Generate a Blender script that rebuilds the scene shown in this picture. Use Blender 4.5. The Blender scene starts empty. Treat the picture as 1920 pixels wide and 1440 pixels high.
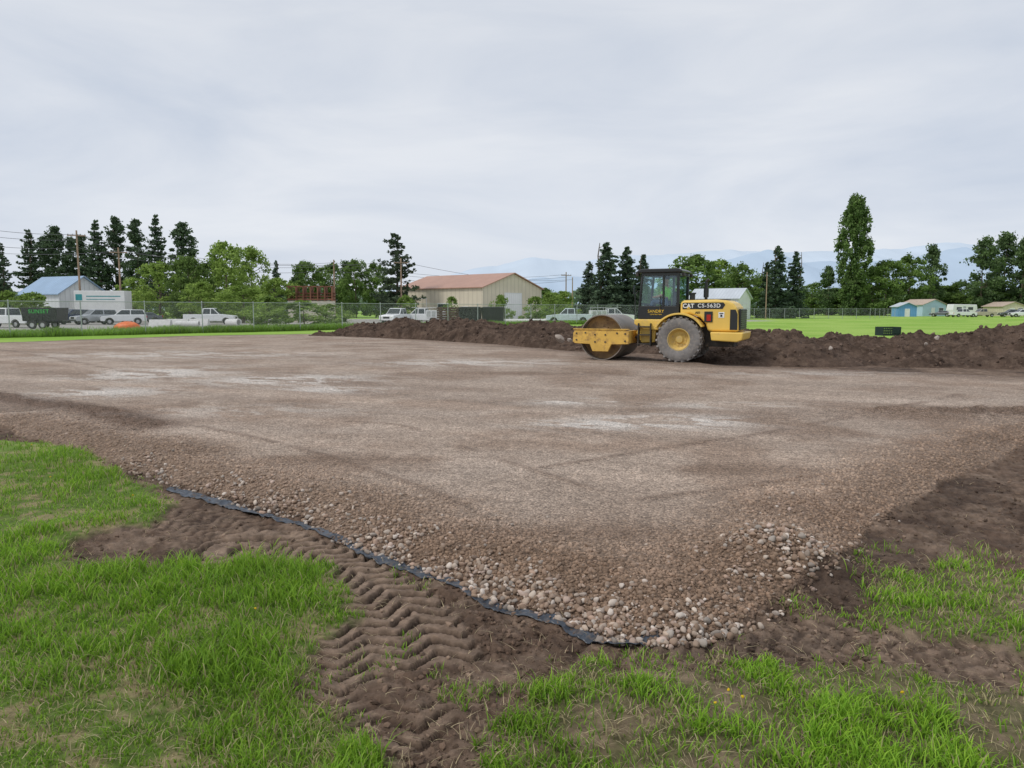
import bpy, math, random, numpy as np
from mathutils import Vector, Matrix
random.seed(7); rng=np.random.default_rng(7)
scene=bpy.context.scene
scene.view_settings.view_transform='Standard'; scene.view_settings.look='None'; scene.view_settings.exposure=0
CAMH=1.75; F=1360.; TH=math.atan(140/1360)
def G(u,v,z=0.):
    a=(u-960)/F; b=(720-v)/F
    dy=math.cos(TH)+b*math.sin(TH); dz=-math.sin(TH)+b*math.cos(TH)
    t=(z-CAMH)/dz
    return (a*t,dy*t)
def XA(u,Y): return (u-960)/F*Y*math.cos(TH)
def ZA(v,Y):
    b=(720-v)/F
    return CAMH+Y*(-math.sin(TH)+b*math.cos(TH))/(math.cos(TH)+b*math.sin(TH))
# ------------------------------------------------------------ noise
def _h(ix,iy,s):
    n=(ix*374761393+iy*668265263+s*144269504)&0x7fffffff
    n=((n^(n>>13))*1274126177)&0x7fffffff
    n=((n^(n>>15))*2246822519)&0x7fffffff
    return ((n^(n>>16))&0xffff)/65535.
def vn(x,y,s=0):
    x=np.asarray(x,float);y=np.asarray(y,float)
    ix=np.floor(x).astype(np.int64);iy=np.floor(y).astype(np.int64)
    fx=x-ix;fy=y-iy;fx=fx*fx*(3-2*fx);fy=fy*fy*(3-2*fy)
    a=_h(ix,iy,s);b=_h(ix+1,iy,s);c=_h(ix,iy+1,s);d=_h(ix+1,iy+1,s)
    return (a*(1-fx)+b*fx)*(1-fy)+(c*(1-fx)+d*fx)*fy
def fbm(x,y,o=4,s=0,g=.5):
    t=0;a=1;w=0
    ca,sa=math.cos(.6),math.sin(.6)
    for i in range(o):
        t=t+a*vn(x,y,s+i*17);w+=a;a*=g
        x,y=(x*ca-y*sa)*2.03+3.1,(x*sa+y*ca)*2.03+7.7
    return t/w
def ss(a,b,x):
    t=np.clip((x-a)/(b-a),0,1);return t*t*(3-2*t)
def sdf(poly,X,Y):
    P=np.array(poly,float);d=np.full(X.shape,1e18);ins=np.zeros(X.shape,bool)
    n=len(P)
    for i in range(n):
        ax,ay=P[i];bx,by=P[(i+1)%n]
        ex,ey=bx-ax,by-ay
        t=np.clip(((X-ax)*ex+(Y-ay)*ey)/(ex*ex+ey*ey+1e-12),0,1)
        d=np.minimum(d,(X-ax-t*ex)**2+(Y-ay-t*ey)**2)
        if by!=ay:
            c=((ay>Y)!=(by>Y))&(X<(bx-ax)*(Y-ay)/(by-ay)+ax)
            ins^=c
    d=np.sqrt(d)
    return np.where(ins,d,-d)
def track(line,X,Y):
    P=np.array(line,float);best=np.full(X.shape,1e18);S=np.zeros(X.shape);T=np.zeros(X.shape);acc=0
    for i in range(len(P)-1):
        ax,ay=P[i];ex,ey=P[i+1]-P[i];L=math.hypot(ex,ey)
        t=np.clip(((X-ax)*ex+(Y-ay)*ey)/(L*L),0,1)
        dx=X-ax-t*ex;dy=Y-ay-t*ey;d=dx*dx+dy*dy
        side=np.sign(ex*dy-ey*dx)
        m=d<best
        best=np.where(m,d,best);S=np.where(m,acc+t*L,S);T=np.where(m,side*np.sqrt(d),T);acc+=L
    return S,T
def smoothline(pts,n=8):
    P=[np.array(p,float) for p in pts];P=[2*P[0]-P[1]]+P+[2*P[-1]-P[-2]];o=[]
    for i in range(1,len(P)-2):
        for k in range(n):
            t=k/n;a,b,c,d=P[i-1:i+3]
            o.append(.5*((2*b)+(-a+c)*t+(2*a-5*b+4*c-d)*t*t+(-a+3*b-3*c+d)*t**3))
    o.append(P[-2]);return o
# ------------------------------------------------------------ layout
PAD=[G(*p) for p in [(1290,1195),(1250,1197),(1140,1188),(1060,1158),(930,1122),(820,1078),(700,1032),(560,968),(430,932),(330,908),(200,858),(90,836),(0,800),(-300,800),(-700,760),(-700,680),(-300,655),(0,645),(350,632),(600,628),(700,632),(900,645),(1090,662),(1380,690),(1650,700),(1920,712),(2300,735),(2400,790),(1920,832),(1880,858),(1740,922),(1630,985),(1600,1035),(1560,1075),(1450,1130),(1380,1168)]]
WORK=[G(*p) for p in [(-500,800),(0,826),(130,835),(200,862),(262,905),(300,938),(280,966),(180,992),(85,1024),(140,1062),(330,1064),(450,1058),(545,1046),(632,1090),(632,1160),(560,1230),(520,1270),(600,1340),(670,1440),(720,1900),(960,1900),(930,1440),(985,1330),(1100,1262),(1250,1290),(1400,1258),(1560,1240),(1700,1262),(1920,1310),(2400,1400),(2400,1270),(1920,1232),(1850,1205),(1700,1188),(1640,1150),(1710,1080),(1800,1056),(1920,1078),(2400,1160),(2700,1000),(2700,800)]]+[(34,27),(30,30),(12,31),(4,37),(-4,47),(-10,50)]+[G(*p) for p in [(530,628),(350,631),(0,643),(-300,652),(-800,680),(-1000,740)]]
TR1=smoothline([(-.22,1.2),(-.36,2.2),(-.50,3.0),(-.74,3.85),(-1.25,4.6),(-1.95,5.25)])
TR2=smoothline([G(1150,1225),G(1500,1190),G(1750,1215),G(1920,1262),G(2300,1330)])
TR3=smoothline([(-1.95,5.35),(-2.6,5.9),(-3.5,6.3)])
LINES=[smoothline([G(*p,.1) for p in L_]) for L_ in ([(-100,640),(100,672),(250,700),(420,728)],[(380,800),(560,842),(760,905),(930,975)],[(640,790),(760,800),(900,850),(1150,930)],[(1000,960),(1250,930),(1600,880),(1900,800)],[(1000,880),(1250,840),(1500,800),(1800,740)])]
PILES=[(G(1475,1030,.1),.38,.13),(G(1560,1055,.1),.2,.05)]
YARD=[(-120,62),(-40,60),(-30,56),(-16,72),(4,92),(18,104),(40,106),(40,135),(-120,135)]
def hpatch(X,Y,u,v,ru,rv):
    cx,cy=G(u,v,.1);ex=ru/F*cy;ey=abs(G(u,v+rv,.1)[1]-G(u,v-rv,.1)[1])/2
    return np.exp(-(((X-cx)/ex)**2+((Y-cy)/ey)**2))
def terrain(X,Y):
    X=np.asarray(X,float);Y=np.asarray(Y,float)
    R=np.hypot(X,Y)
    fade=1/(1+(R/14)**2)
    wob=(fbm(X*1.3,Y*1.3,4,3)-.5)*.35
    fine=(fbm(X*7,Y*7,3,4)-.5)*.30*(R<14)
    sp=sdf(PAD,X,Y)+wob*.5*np.clip(R/6,.4,3)
    sw=sdf(WORK,X,Y)+wob*.9+fine
    pad=ss(0,.06,sp)
    prof=ss(-.02,.50,sp)
    z=(fbm(X*.35,Y*.35,3,11)-.5)*.05*ss(0,3,R)*(1-pad)
    z=z+prof*.10
    rgh=.35+.65*(1-ss(.5,1.6,sp))
    z=z+pad*((fbm(X*16,Y*16,4,21,.65)-.5)*.026*fade*rgh+(fbm(X*1.2,Y*1.2,3,5)-.5)*.022)
    soil=ss(-.05,.12,sw)*(1-pad)
    rough=fbm(X*5,Y*5,5,31,.6)-.5
    r2=1-np.abs(2*fbm(X*9,Y*9,4,37,.6)-1)
    tm=np.zeros(X.shape);tl=np.zeros(X.shape);tr=np.zeros(X.shape)
    zt=0
    for ln,hw,amp,st in ((TR1,.50,.038,1.),(TR2,.24,.020,.45),(TR3,.36,.022,.45)):
        near=(R<12)
        S=np.zeros(X.shape);T=np.full(X.shape,9.)
        if near.any():
            s_,t_=track(ln,X[near],Y[near]);S[near]=s_;T[near]=t_
        tri=np.abs(((T/.33+.25)%1)-.5)*.33
        q=((S+tri*.75+(fbm(X*4,Y*4,2,77)-.5)*.035+(fbm(X*25,Y*25,2,78)-.5)*.012)/.125)%1.
        lug=ss(.0,.08,q)*(1-ss(.60,.70,q))
        lug=lug*ss(.012,.03,np.abs(((T/.33+.25)%.5)-.25)*.33+.0*T) if False else lug
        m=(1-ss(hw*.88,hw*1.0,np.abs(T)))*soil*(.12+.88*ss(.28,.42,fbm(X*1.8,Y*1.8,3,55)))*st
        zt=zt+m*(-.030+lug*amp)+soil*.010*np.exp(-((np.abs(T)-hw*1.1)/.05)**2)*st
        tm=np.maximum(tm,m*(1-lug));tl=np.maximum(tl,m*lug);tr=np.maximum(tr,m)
    z=z+zt+soil*(rough*.085*(1-.6*tr)+(fbm(X*22,Y*22,3,39,.65)-.5)*.036*(1-.45*tr)-(r2>.9)*(r2-.9)*.14*(1-tr))*np.clip(fade*1.3,0,1)
    z=z-soil*.02
    for (c,rad,hh) in PILES:
        d=np.hypot(X-c[0],Y-c[1]);z=z+hh*np.exp(-(d/rad)**2)*(1+.5*rough)
    a,b=G(-300,702,.1),G(190,772,.1)
    S,T=track([a,b,G(280,800,.1)],X,Y)
    wr=np.exp(-(T/ .40)**2)*ss(0,1,sp)
    z=z+wr*(.035+rough*.14)
    wr2=np.exp(-((X-G(1880,775,.1)[0])/2.4)**2-((Y-G(1880,775,.1)[1])/.7)**2)
    z=z+wr2*(.04+rough*.3)
    ll=np.zeros(X.shape)
    for ln in LINES:
        S,T=track(ln,X,Y);wdt=.04+.004*R;ll=np.maximum(ll,np.exp(-(T/wdt)**2)*ss(.3,.55,fbm(X*1.5,Y*1.5,2,57)))
    ll=ll*pad;z=z+ll*.012
    grass=1-ss(-.05,.12,sw);grass=grass*(1-pad)
    z=z+grass*(fbm(X*3,Y*3,3,41)-.5)*.04*fade
    return z,dict(sp=sp,sw=sw,pad=pad,soil=soil,grass=grass,R=R,tm=tm,tl=tl,wr=wr,wr2=wr2,rough=rough,ll=ll)
def mixc(a,b,t): return a*(1-t[...,None])+np.array(b)*t[...,None]
def K(X,c): return np.zeros(X.shape+(3,))+np.array(c)
def tcolor(X,Y,m):
    n1=fbm(X*.8,Y*.8,5,101);n2=fbm(X*6,Y*6,4,111);n3=fbm(X*.25,Y*.7,4,121)
    nf=fbm(X*20,Y*20,3,113,.6)
    soil=mixc(K(X,(.132,.086,.060)),(.235,.168,.122),ss(.35,.7,n2*.5+n1*.3+nf*.2))
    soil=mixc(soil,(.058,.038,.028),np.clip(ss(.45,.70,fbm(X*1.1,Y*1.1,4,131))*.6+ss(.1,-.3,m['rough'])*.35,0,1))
    soil=mixc(soil,(.046,.030,.022),m['tm']*.85);soil=mixc(soil,(.30,.215,.155),m['tl']*.6)  # tread relief shading painted into the colour: dark damp grooves, light dry lug tops
    soil=soil*(.75+.5*nf)[...,None]
    g=mixc(K(X,(.46,.36,.285)),(.36,.265,.20),ss(.38,.68,n1))
    g=mixc(g,(.49,.40,.33),ss(.5,.75,n3)*.4)
    al=-X*.906+Y*.423;ac=X*.423+Y*.906
    g=g*(1+.5*(fbm(al*.10,ac*1.3,4,143)-.5))[...,None]
    sp=m['sp']
    tip=np.exp(-(np.hypot(X-.9,Y-4.6)/1.7)**2)
    br=np.clip((1-ss(.25,1.2,sp+(n1-.5)*1.4))*.8*(m['R']<14)+tip*.55,0,1)
    g=mixc(g,(.225,.152,.105),br)
    far=(1-ss(.5,2.5,sp+(n1-.5)*3))*(m['R']>14)
    g=mixc(g,(.20,.14,.10),far*.8)
    g=mixc(g,(.15,.098,.07),np.clip(m['wr']*1.3+m['wr2']*1.0,0,1)*.85)
    rb=0
    for (u,v,ru,rv) in ((1650,820,260,22),(1800,770,200,14),(1500,945,230,18),(700,860,300,9),(1250,700,500,5),(1350,880,260,10),(1000,1000,300,14)):
        rb=np.maximum(rb,hpatch(X,Y,u,v,ru,rv))
    g=mixc(g,(.24,.165,.118),rb*ss(.3,.6,n1)*.75)
    g=mixc(g,(.19,.13,.094),m['ll']*.5)
    pl=0
    for (u,v,ru,rv,w) in ((290,700,120,12,1),(540,712,150,10,1),(330,665,250,7,.7),(200,735,120,10,.8),(1130,795,130,10,1),(1250,790,150,12,1),(1080,752,90,6,.9),(880,680,200,6,.7),(470,770,200,12,.35),(1350,760,140,6,.5),(620,730,90,7,.8),(1500,700,200,5,.4)):
        pl=np.maximum(pl,w*hpatch(X,Y,u,v,ru,rv))
    fl=ss(.45,.52,fbm(al*1.1,ac*2.6,5,151,.62))
    g=mixc(g,(.72,.655,.59),np.clip(pl*1.25,0,1)*(.08+.92*fl)*.9)
    g=g*(.82+.36*fbm(X*9,Y*9,3,161))[...,None]
    lawn=mixc(K(X,(.23,.40,.05)),(.32,.47,.09),ss(.35,.65,fbm(X*.12,Y*.3,4,171)))
    rightside=((X>-.3)&(Y<7.2)).astype(float)
    nearg=mixc(K(X,(.12,.18,.035)),(.28,.23,.12),ss(.45,.7,n2))
    nearg=nearg*(1-rightside[...,None]*.7)+soil*(rightside[...,None]*.7)
    w=ss(9,16,m['R'])[...,None];gr=lawn*w+nearg*(1-w)
    far2=ss(300,1200,m['R']);gr=mixc(gr,(.18,.24,.18),far2)
    yd=ss(-1,2,sdf(YARD,X,Y));gr=mixc(gr,(.38,.36,.33),yd)
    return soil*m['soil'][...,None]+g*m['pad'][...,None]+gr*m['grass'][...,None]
# ------------------------------------------------------------ mesh helpers
def npmesh(name,V,Fc,col=None,smooth=True):
    me=bpy.data.meshes.new(name);V=np.asarray(V,np.float32);Fc=np.asarray(Fc,np.int32)
    me.vertices.add(len(V));me.vertices.foreach_set("co",V.ravel())
    k=Fc.shape[1];me.loops.add(Fc.size);me.loops.foreach_set("vertex_index",Fc.ravel())
    me.polygons.add(len(Fc));me.polygons.foreach_set("loop_start",np.arange(0,Fc.size,k,dtype=np.int32))
    me.polygons.foreach_set("use_smooth",np.full(len(Fc),smooth))
    me.update(calc_edges=True)
    if col is not None:
        a=me.attributes.new("Col",'FLOAT_COLOR','POINT')
        c=np.ones((len(V),4),np.float32);c[:,:3]=col;a.data.foreach_set("color",c.ravel())
    return me
def addobj(name,me,mat=None,parent=None,**kw):
    o=bpy.data.objects.new(name,me);scene.collection.objects.link(o)
    if mat is not None and me is not None: me.materials.clear();me.materials.append(mat)
    if parent: o.parent=parent
    for k,v in kw.items(): o[k]=v
    return o
def thing(name,label,cat,loc=(0,0,0),rz=0,group=None,scale=(1,1,1)):
    o=bpy.data.objects.new(name,None);scene.collection.objects.link(o);o.empty_display_size=.3
    o.location=loc;o.rotation_euler=(0,0,rz);o.scale=scale;o["label"]=label;o["category"]=cat
    if group:o["group"]=group
    return o
class MB:
    def __init__(s): s.V=[];s.F=[]
    def add(s,V,Fs):
        b=len(s.V);s.V+= [tuple(v) for v in V];s.F+=[tuple(b+i for i in f) for f in Fs];return s
    def box(s,x0,x1,y0,y1,z0,z1,M=None):
        V=[(x,y,z) for x in (x0,x1) for y in (y0,y1) for z in (z0,z1)]
        if M is not None: V=[M@Vector(v) for v in V]
        return s.add(V,[(0,1,3,2),(4,6,7,5),(0,4,5,1),(2,3,7,6),(0,2,6,4),(1,5,7,3)])
    def prism(s,prof,y0,y1,taper=0,zt=0):
        n=len(prof);V=[]
        for y in (y0,y1):
            for (x,z) in prof:
                k=max(0,z-zt)*taper; V.append((x,y-math.copysign(k,y) if taper else y,z))
        return s.add(V,[tuple(range(n)),tuple(range(2*n-1,n-1,-1))]+[((i+1)%n,i,n+i,n+(i+1)%n) for i in range(n)])
    def lathe(s,prof,c,n=32,axis='y',closed=True):
        V=[];m=len(prof)
        for i in range(n):
            t=2*math.pi*i/n
            for (r,a) in prof:
                if axis=='y':V.append((c[0]+r*math.cos(t),c[1]+a,c[2]+r*math.sin(t)))
                elif axis=='z':V.append((c[0]+r*math.cos(t),c[1]+r*math.sin(t),c[2]+a))
                else:V.append((c[0]+a,c[1]+r*math.cos(t),c[2]+r*math.sin(t)))
        Fs=[];mm=m if closed else m-1
        for i in range(n):
            j=(i+1)%n
            for k in range(mm):
                l=(k+1)%m;Fs.append((i*m+k,i*m+l,j*m+l,j*m+k))
        return s.add(V,Fs)
    def cyl(s,c,r,h,axis='z',n=16,r2=None):
        r2=r if r2 is None else r2
        return s.lathe([(0.0001,0),(r,0),(r2,h),(.0001,h)],c,n,axis,closed=False)
    def tube(s,a,b,r,n=6,r2=None):
        a=Vector(a);b=Vector(b);r2=r if r2 is None else r2
        d=(b-a);q=d.to_track_quat('Z','Y');V=[];L=d.length
        for k,(rr,z) in enumerate(((r,0),(r2,L))):
            for i in range(n):
                t=2*math.pi*i/n;V.append(a+q@Vector((rr*math.cos(t),rr*math.sin(t),z)))
        return s.add(V,[(i,(i+1)%n,n+(i+1)%n,n+i) for i in range(n)]+[tuple(range(n-1,-1,-1)),tuple(range(n,2*n))])
    def obj(s,name,mat,parent=None,bevel=0,smooth=False,seg=2,**kw):
        me=bpy.data.meshes.new(name);me.from_pydata([tuple(v) for v in s.V],[],s.F);me.update()
        import bmesh
        bm=bmesh.new();bm.from_mesh(me);bmesh.ops.remove_doubles(bm,verts=bm.verts,dist=1e-4) if not bevel else None
        bmesh.ops.recalc_face_normals(bm,faces=bm.faces);bm.to_mesh(me);bm.free()
        o=addobj(name,me,mat,parent,**kw)
        if smooth:
            me.shade_smooth()
            try: me.set_sharp_from_angle(angle=math.radians(35))
            except Exception: pass
        if bevel:
            b=o.modifiers.new("b",'BEVEL');b.width=bevel;b.segments=seg;b.limit_method='ANGLE'
        return o
# ------------------------------------------------------------ materials
def nmat(name):
    m=bpy.data.materials.new(name);m.use_nodes=True;nt=m.node_tree
    return m,nt,nt.nodes["Principled BSDF"]
def N(nt,t,**kw):
    n=nt.nodes.new(t)
    for k,v in kw.items():setattr(n,k,v)
    return n
def mat(name,c,rough=.6,metal=0,var=.15,scale=3.,dirt=0,dirtc=(.2,.15,.11),bump=0,spec=.4,bd=.05):
    m,nt,p=nmat(name);L=nt.links
    p.inputs["Roughness"].default_value=rough;p.inputs["Metallic"].default_value=metal
    p.inputs["Specular IOR Level"].default_value=spec
    tc=N(nt,"ShaderNodeTexCoord");no=N(nt,"ShaderNodeTexNoise");no.inputs["Scale"].default_value=scale;no.inputs["Detail"].default_value=6
    L.new(tc.outputs["Object"],no.inputs["Vector"])
    mr=N(nt,"ShaderNodeMapRange");mr.inputs[1].default_value=.3;mr.inputs[2].default_value=.7;mr.inputs[3].default_value=1-var;mr.inputs[4].default_value=1+var
    L.new(no.outputs["Fac"],mr.inputs[0])
    mx=N(nt,"ShaderNodeVectorMath",operation='SCALE');mx.inputs[0].default_value=c[:3];L.new(mr.outputs[0],mx.inputs["Scale"])
    out=mx.outputs[0]
    if dirt:
        n2=N(nt,"ShaderNodeTexNoise");n2.inputs["Scale"].default_value=scale*2.3;n2.inputs["Detail"].default_value=8;n2.inputs["Roughness"].default_value=.65
        L.new(tc.outputs["Object"],n2.inputs["Vector"])
        r=N(nt,"ShaderNodeMapRange");r.inputs[1].default_value=.62-dirt*.3;r.inputs[2].default_value=.75-dirt*.15;r.inputs[4].default_value=.85
        L.new(n2.outputs["Fac"],r.inputs[0])
        mm=N(nt,"ShaderNodeMix",data_type='RGBA');mm.inputs[7].default_value=(*dirtc,1)
        L.new(r.outputs[0],mm.inputs[0]);L.new(out,mm.inputs[6]);out=mm.outputs[2]
    L.new(out,p.inputs["Base Color"])
    if bump:
        bp=N(nt,"ShaderNodeBump");bp.inputs["Strength"].default_value=min(1,bump);bp.inputs["Distance"].default_value=bd
        n3=N(nt,"ShaderNodeTexNoise");n3.inputs["Scale"].default_value=scale*6;n3.inputs["Detail"].default_value=8
        L.new(tc.outputs["Object"],n3.inputs["Vector"]);L.new(n3.outputs["Fac"],bp.inputs["Height"]);L.new(bp.outputs[0],p.inputs["Normal"])
    return m
def colmat(name,rough=.9,trans=0,bump=0,spec=.2):
    m,nt,p=nmat(name);L=nt.links;p.inputs["Roughness"].default_value=rough;p.inputs["Specular IOR Level"].default_value=spec
    a=N(nt,"ShaderNodeAttribute",attribute_name="Col");L.new(a.outputs["Color"],p.inputs["Base Color"])
    if bump:
        tc=N(nt,"ShaderNodeTexCoord");n3=N(nt,"ShaderNodeTexNoise");n3.inputs["Scale"].default_value=60;n3.inputs["Detail"].default_value=4
        bp=N(nt,"ShaderNodeBump");bp.inputs["Strength"].default_value=bump;bp.inputs["Distance"].default_value=.01
        L.new(tc.outputs["Object"],n3.inputs["Vector"]);L.new(n3.outputs["Fac"],bp.inputs["Height"]);L.new(bp.outputs[0],p.inputs["Normal"])
    if trans:
        t=N(nt,"ShaderNodeBsdfTranslucent");L.new(a.outputs["Color"],t.inputs["Color"])
        mx=N(nt,"ShaderNodeMixShader");mx.inputs[0].default_value=trans
        L.new(p.outputs[0],mx.inputs[1]);L.new(t.outputs[0],mx.inputs[2]);L.new(mx.outputs[0],nt.nodes["Material Output"].inputs[0])
    return m
def stripemat(name,c,c2,axis=0,per=.3,rough=.5,bump=.4):
    m=mat(name,c,rough,var=.08,scale=.6);nt=m.node_tree;L=nt.links;p=nt.nodes["Principled BSDF"]
    tc=N(nt,"ShaderNodeTexCoord");sp=N(nt,"ShaderNodeSeparateXYZ");L.new(tc.outputs["Object"],sp.inputs[0])
    ad=N(nt,"ShaderNodeMath",operation='ADD');L.new(sp.outputs[0],ad.inputs[0])
    if axis==1: L.new(sp.outputs[1],ad.inputs[0]);ad.inputs[1].default_value=0
    elif axis==2: L.new(sp.outputs[1],ad.inputs[1])
    else: ad.inputs[1].default_value=0
    mu=N(nt,"ShaderNodeMath",operation='MULTIPLY');mu.inputs[1].default_value=2*math.pi/per;L.new(ad.outputs[0],mu.inputs[0])
    si=N(nt,"ShaderNodeMath",operation='SINE');L.new(mu.outputs[0],si.inputs[0])
    mr=N(nt,"ShaderNodeMapRange");mr.inputs[1].default_value=.6;mr.inputs[2].default_value=1;L.new(si.outputs[0],mr.inputs[0])
    old=p.inputs["Base Color"].links[0].from_socket
    mm=N(nt,"ShaderNodeMix",data_type='RGBA');mm.inputs[7].default_value=(*c2,1);L.new(mr.outputs[0],mm.inputs[0]);L.new(old,mm.inputs[6]);L.new(mm.outputs[2],p.inputs["Base Color"])
    bp=N(nt,"ShaderNodeBump");bp.inputs["Strength"].default_value=bump;bp.inputs["Distance"].default_value=.03;L.new(mr.outputs[0],bp.inputs["Height"]);L.new(bp.outputs[0],p.inputs["Normal"])
    return m
def ground_mat():
    m,nt,p=nmat("ground_mat");L=nt.links;p.inputs["Roughness"].default_value=.9;p.inputs["Specular IOR Level"].default_value=.2
    a=N(nt,"ShaderNodeAttribute",attribute_name="Col");g=N(nt,"ShaderNodeAttribute",attribute_name="Gr")
    tc=N(nt,"ShaderNodeTexCoord")
    def vor(s):
        v=N(nt,"ShaderNodeTexVoronoi");v.inputs["Scale"].default_value=s;L.new(tc.outputs["Object"],v.inputs["Vector"]);return v
    v1=vor(48);v2=vor(105);v4=vor(15)
    n1=N(nt,"ShaderNodeTexNoise");n1.inputs["Scale"].default_value=14;n1.inputs["Detail"].default_value=9;n1.inputs["Roughness"].default_value=.72;L.new(tc.outputs["Object"],n1.inputs["Vector"])
    def rng_(s,a0,b0,c0,d0):
        r=N(nt,"ShaderNodeMapRange");r.inputs[1].default_value=a0;r.inputs[2].default_value=b0;r.inputs[3].default_value=c0;r.inputs[4].default_value=d0;L.new(s,r.inputs[0]);return r.outputs[0]
    def mul(x,y,op='MULTIPLY'):
        q=N(nt,"ShaderNodeMath",operation=op);
        for i,s in enumerate((x,y)):
            if isinstance(s,(int,float)):q.inputs[i].default_value=s
            else:L.new(s,q.inputs[i])
        return q.outputs[0]
    def comp(v,i):
        s=N(nt,"ShaderNodeSeparateXYZ");L.new(v.outputs["Color"],s.inputs[0]);return s.outputs[i]
    peb=mul(mul(rng_(comp(v1,0),0,1,.66,1.36),rng_(comp(v2,1),0,1,.76,1.24)),rng_(comp(v4,2),0,1,.90,1.10))
    peb=mul(peb,rng_(v1.outputs["Distance"],.25,.75,1.06,.68))
    org=rng_(n1.outputs["Fac"],.3,.7,.6,1.4)
    gg=N(nt,"ShaderNodeMix",data_type='FLOAT');L.new(g.outputs["Fac"],gg.inputs[0]);L.new(org,gg.inputs[2]);L.new(mul(peb,rng_(n1.outputs["Fac"],.3,.7,.82,1.18)),gg.inputs[3])
    vm=N(nt,"ShaderNodeVectorMath",operation='SCALE');L.new(a.outputs["Color"],vm.inputs[0]);L.new(gg.outputs[0],vm.inputs["Scale"])
    L.new(vm.outputs[0],p.inputs["Base Color"])
    inv=rng_(v1.outputs["Distance"],0,.8,1,0)
    hg=N(nt,"ShaderNodeMix",data_type='FLOAT');L.new(g.outputs["Fac"],hg.inputs[0]);L.new(mul(n1.outputs["Fac"],1.5),hg.inputs[2]);L.new(mul(mul(inv,.6),mul(n1.outputs["Fac"],.6),'ADD'),hg.inputs[3])
    bp=N(nt,"ShaderNodeBump");bp.inputs["Strength"].default_value=.9;bp.inputs["Distance"].default_value=.022;L.new(hg.outputs[0],bp.inputs["Height"]);L.new(bp.outputs[0],p.inputs["Normal"])
    return m
# ------------------------------------------------------------ ground
rr=np.concatenate([np.geomspace(1.0,14,800,endpoint=False),np.geomspace(14,60,220,endpoint=False),np.geomspace(60,9000,90)])
an=np.concatenate([np.linspace(-180,-50,26,endpoint=False),np.linspace(-50,50,820),np.linspace(50,180,27)[1:]])*math.pi/180
RR,AA=np.meshgrid(rr,an,indexing='ij')
X=RR*np.sin(AA);Y=RR*np.cos(AA)
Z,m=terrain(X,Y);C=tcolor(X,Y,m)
nr,na=X.shape
V=np.stack([X,Y,Z],-1).reshape(-1,3)
i=np.arange(nr-1)[:,None]*na+np.arange(na-1)[None,:]
Fq=np.stack([i,i+1,i+na+1,i+na],-1).reshape(-1,4)[:,::-1]
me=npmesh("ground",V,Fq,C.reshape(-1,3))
at=me.attributes.new("Gr",'FLOAT','POINT');at.data.foreach_set("value",m['pad'].ravel().astype(np.float32))
ground=addobj("ground",me,ground_mat(),kind="structure",label="compacted gravel pad, tracked mud and mown grass",category="ground")
del V,Fq,C,Z,m
# ------------------------------------------------------------ stones
def ico(sub):
    import bmesh
    bm=bmesh.new();bmesh.ops.create_icosphere(bm,subdivisions=sub,radius=1)
    v=np.array([x.co[:] for x in bm.verts]);f=np.array([[x.index for x in q.verts] for q in bm.faces]);bm.free();return v,f
def scatter_blobs(P,S,cols,sub,flat=.65,jit=.18,seed=0):
    v,f=ico(sub);n=len(P);r=np.random.default_rng(seed)
    base=[]
    for k in range(12):
        w=v.copy()
        for _ in range(6):
            d=r.normal(size=3);d/=np.linalg.norm(d);t=w@d;w=w-np.outer(np.clip(t-.66,0,1),d)*.85
        w=w*(1+jit*(r.random((len(v),1))-.5));base.append(w)
    base=np.array(base)
    kid=r.integers(0,12,n);sc=np.stack([S*(.8+.5*r.random(n)),S*(.7+.3*r.random(n)),S*flat*(.7+.5*r.random(n))],-1)
    q=r.normal(size=(n,4));q[:,1:3]*=.35;q/=np.linalg.norm(q,axis=1)[:,None]
    w_,x,y,z=q.T
    Rm=np.stack([1-2*(y*y+z*z),2*(x*y-z*w_),2*(x*z+y*w_),2*(x*y+z*w_),1-2*(x*x+z*z),2*(y*z-x*w_),2*(x*z-y*w_),2*(y*z+x*w_),1-2*(x*x+y*y)],-1).reshape(n,3,3)
    VV=base[kid]*sc[:,None,:]
    VV=np.einsum('nij,nkj->nki',Rm,VV)+P[:,None,:]
    FF=f[None]+(np.arange(n)*len(v))[:,None,None]
    CC=np.repeat(cols,len(v),axis=0)
    return VV.reshape(-1,3),FF.reshape(-1,3),CC
def samp(n,r0,r1,amax=50,seed=1,pw=0.):
    r=np.random.default_rng(seed);R=np.exp(r.uniform(math.log(r0),math.log(r1),n));A=np.radians(r.uniform(-amax,amax,n))
    return R*np.sin(A),R*np.cos(A),r
pal=np.array([(.46,.36,.28),(.54,.45,.37),(.40,.28,.21),(.34,.25,.19),(.49,.375,.31),(.37,.32,.275),(.30,.21,.15),(.60,.52,.45),(.27,.19,.135)])
x,y,r=samp(170000,3.0,14,50,5)
z,mm=terrain(x,y)
sp=mm['sp'];rnd=r.random(len(x))
pile=np.zeros(len(x))
for (c,rad,hh) in PILES: pile=np.maximum(pile,np.exp(-(np.hypot(x-c[0],y-c[1])/(rad*1.05))**2)*(1.2 if hh>.1 else .5))
rt=np.exp(-(np.hypot(x-G(1650,975)[0],y-G(1650,975)[1])/.14)**2)
cl=ss(.34,.60,fbm(x*2.2,y*2.2,3,200))
pr=(sp>-.07)*(1-ss(.10,.70,sp))*(.36+.64*cl)*ss(-.3,.9,1.7-x+(4.9-y)*.4)*(1-ss(4.0,5.6,-x))
pr=np.maximum(pr,(sp>-.05)*(1-ss(.5,1.3,sp))*.12*(x<3))
pr=np.clip(np.maximum.reduce([pr,pile*1.1,rt*.6]),0,1)*(sp>-.1)*(mm['R']<12)
k=rnd<pr*.50
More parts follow.
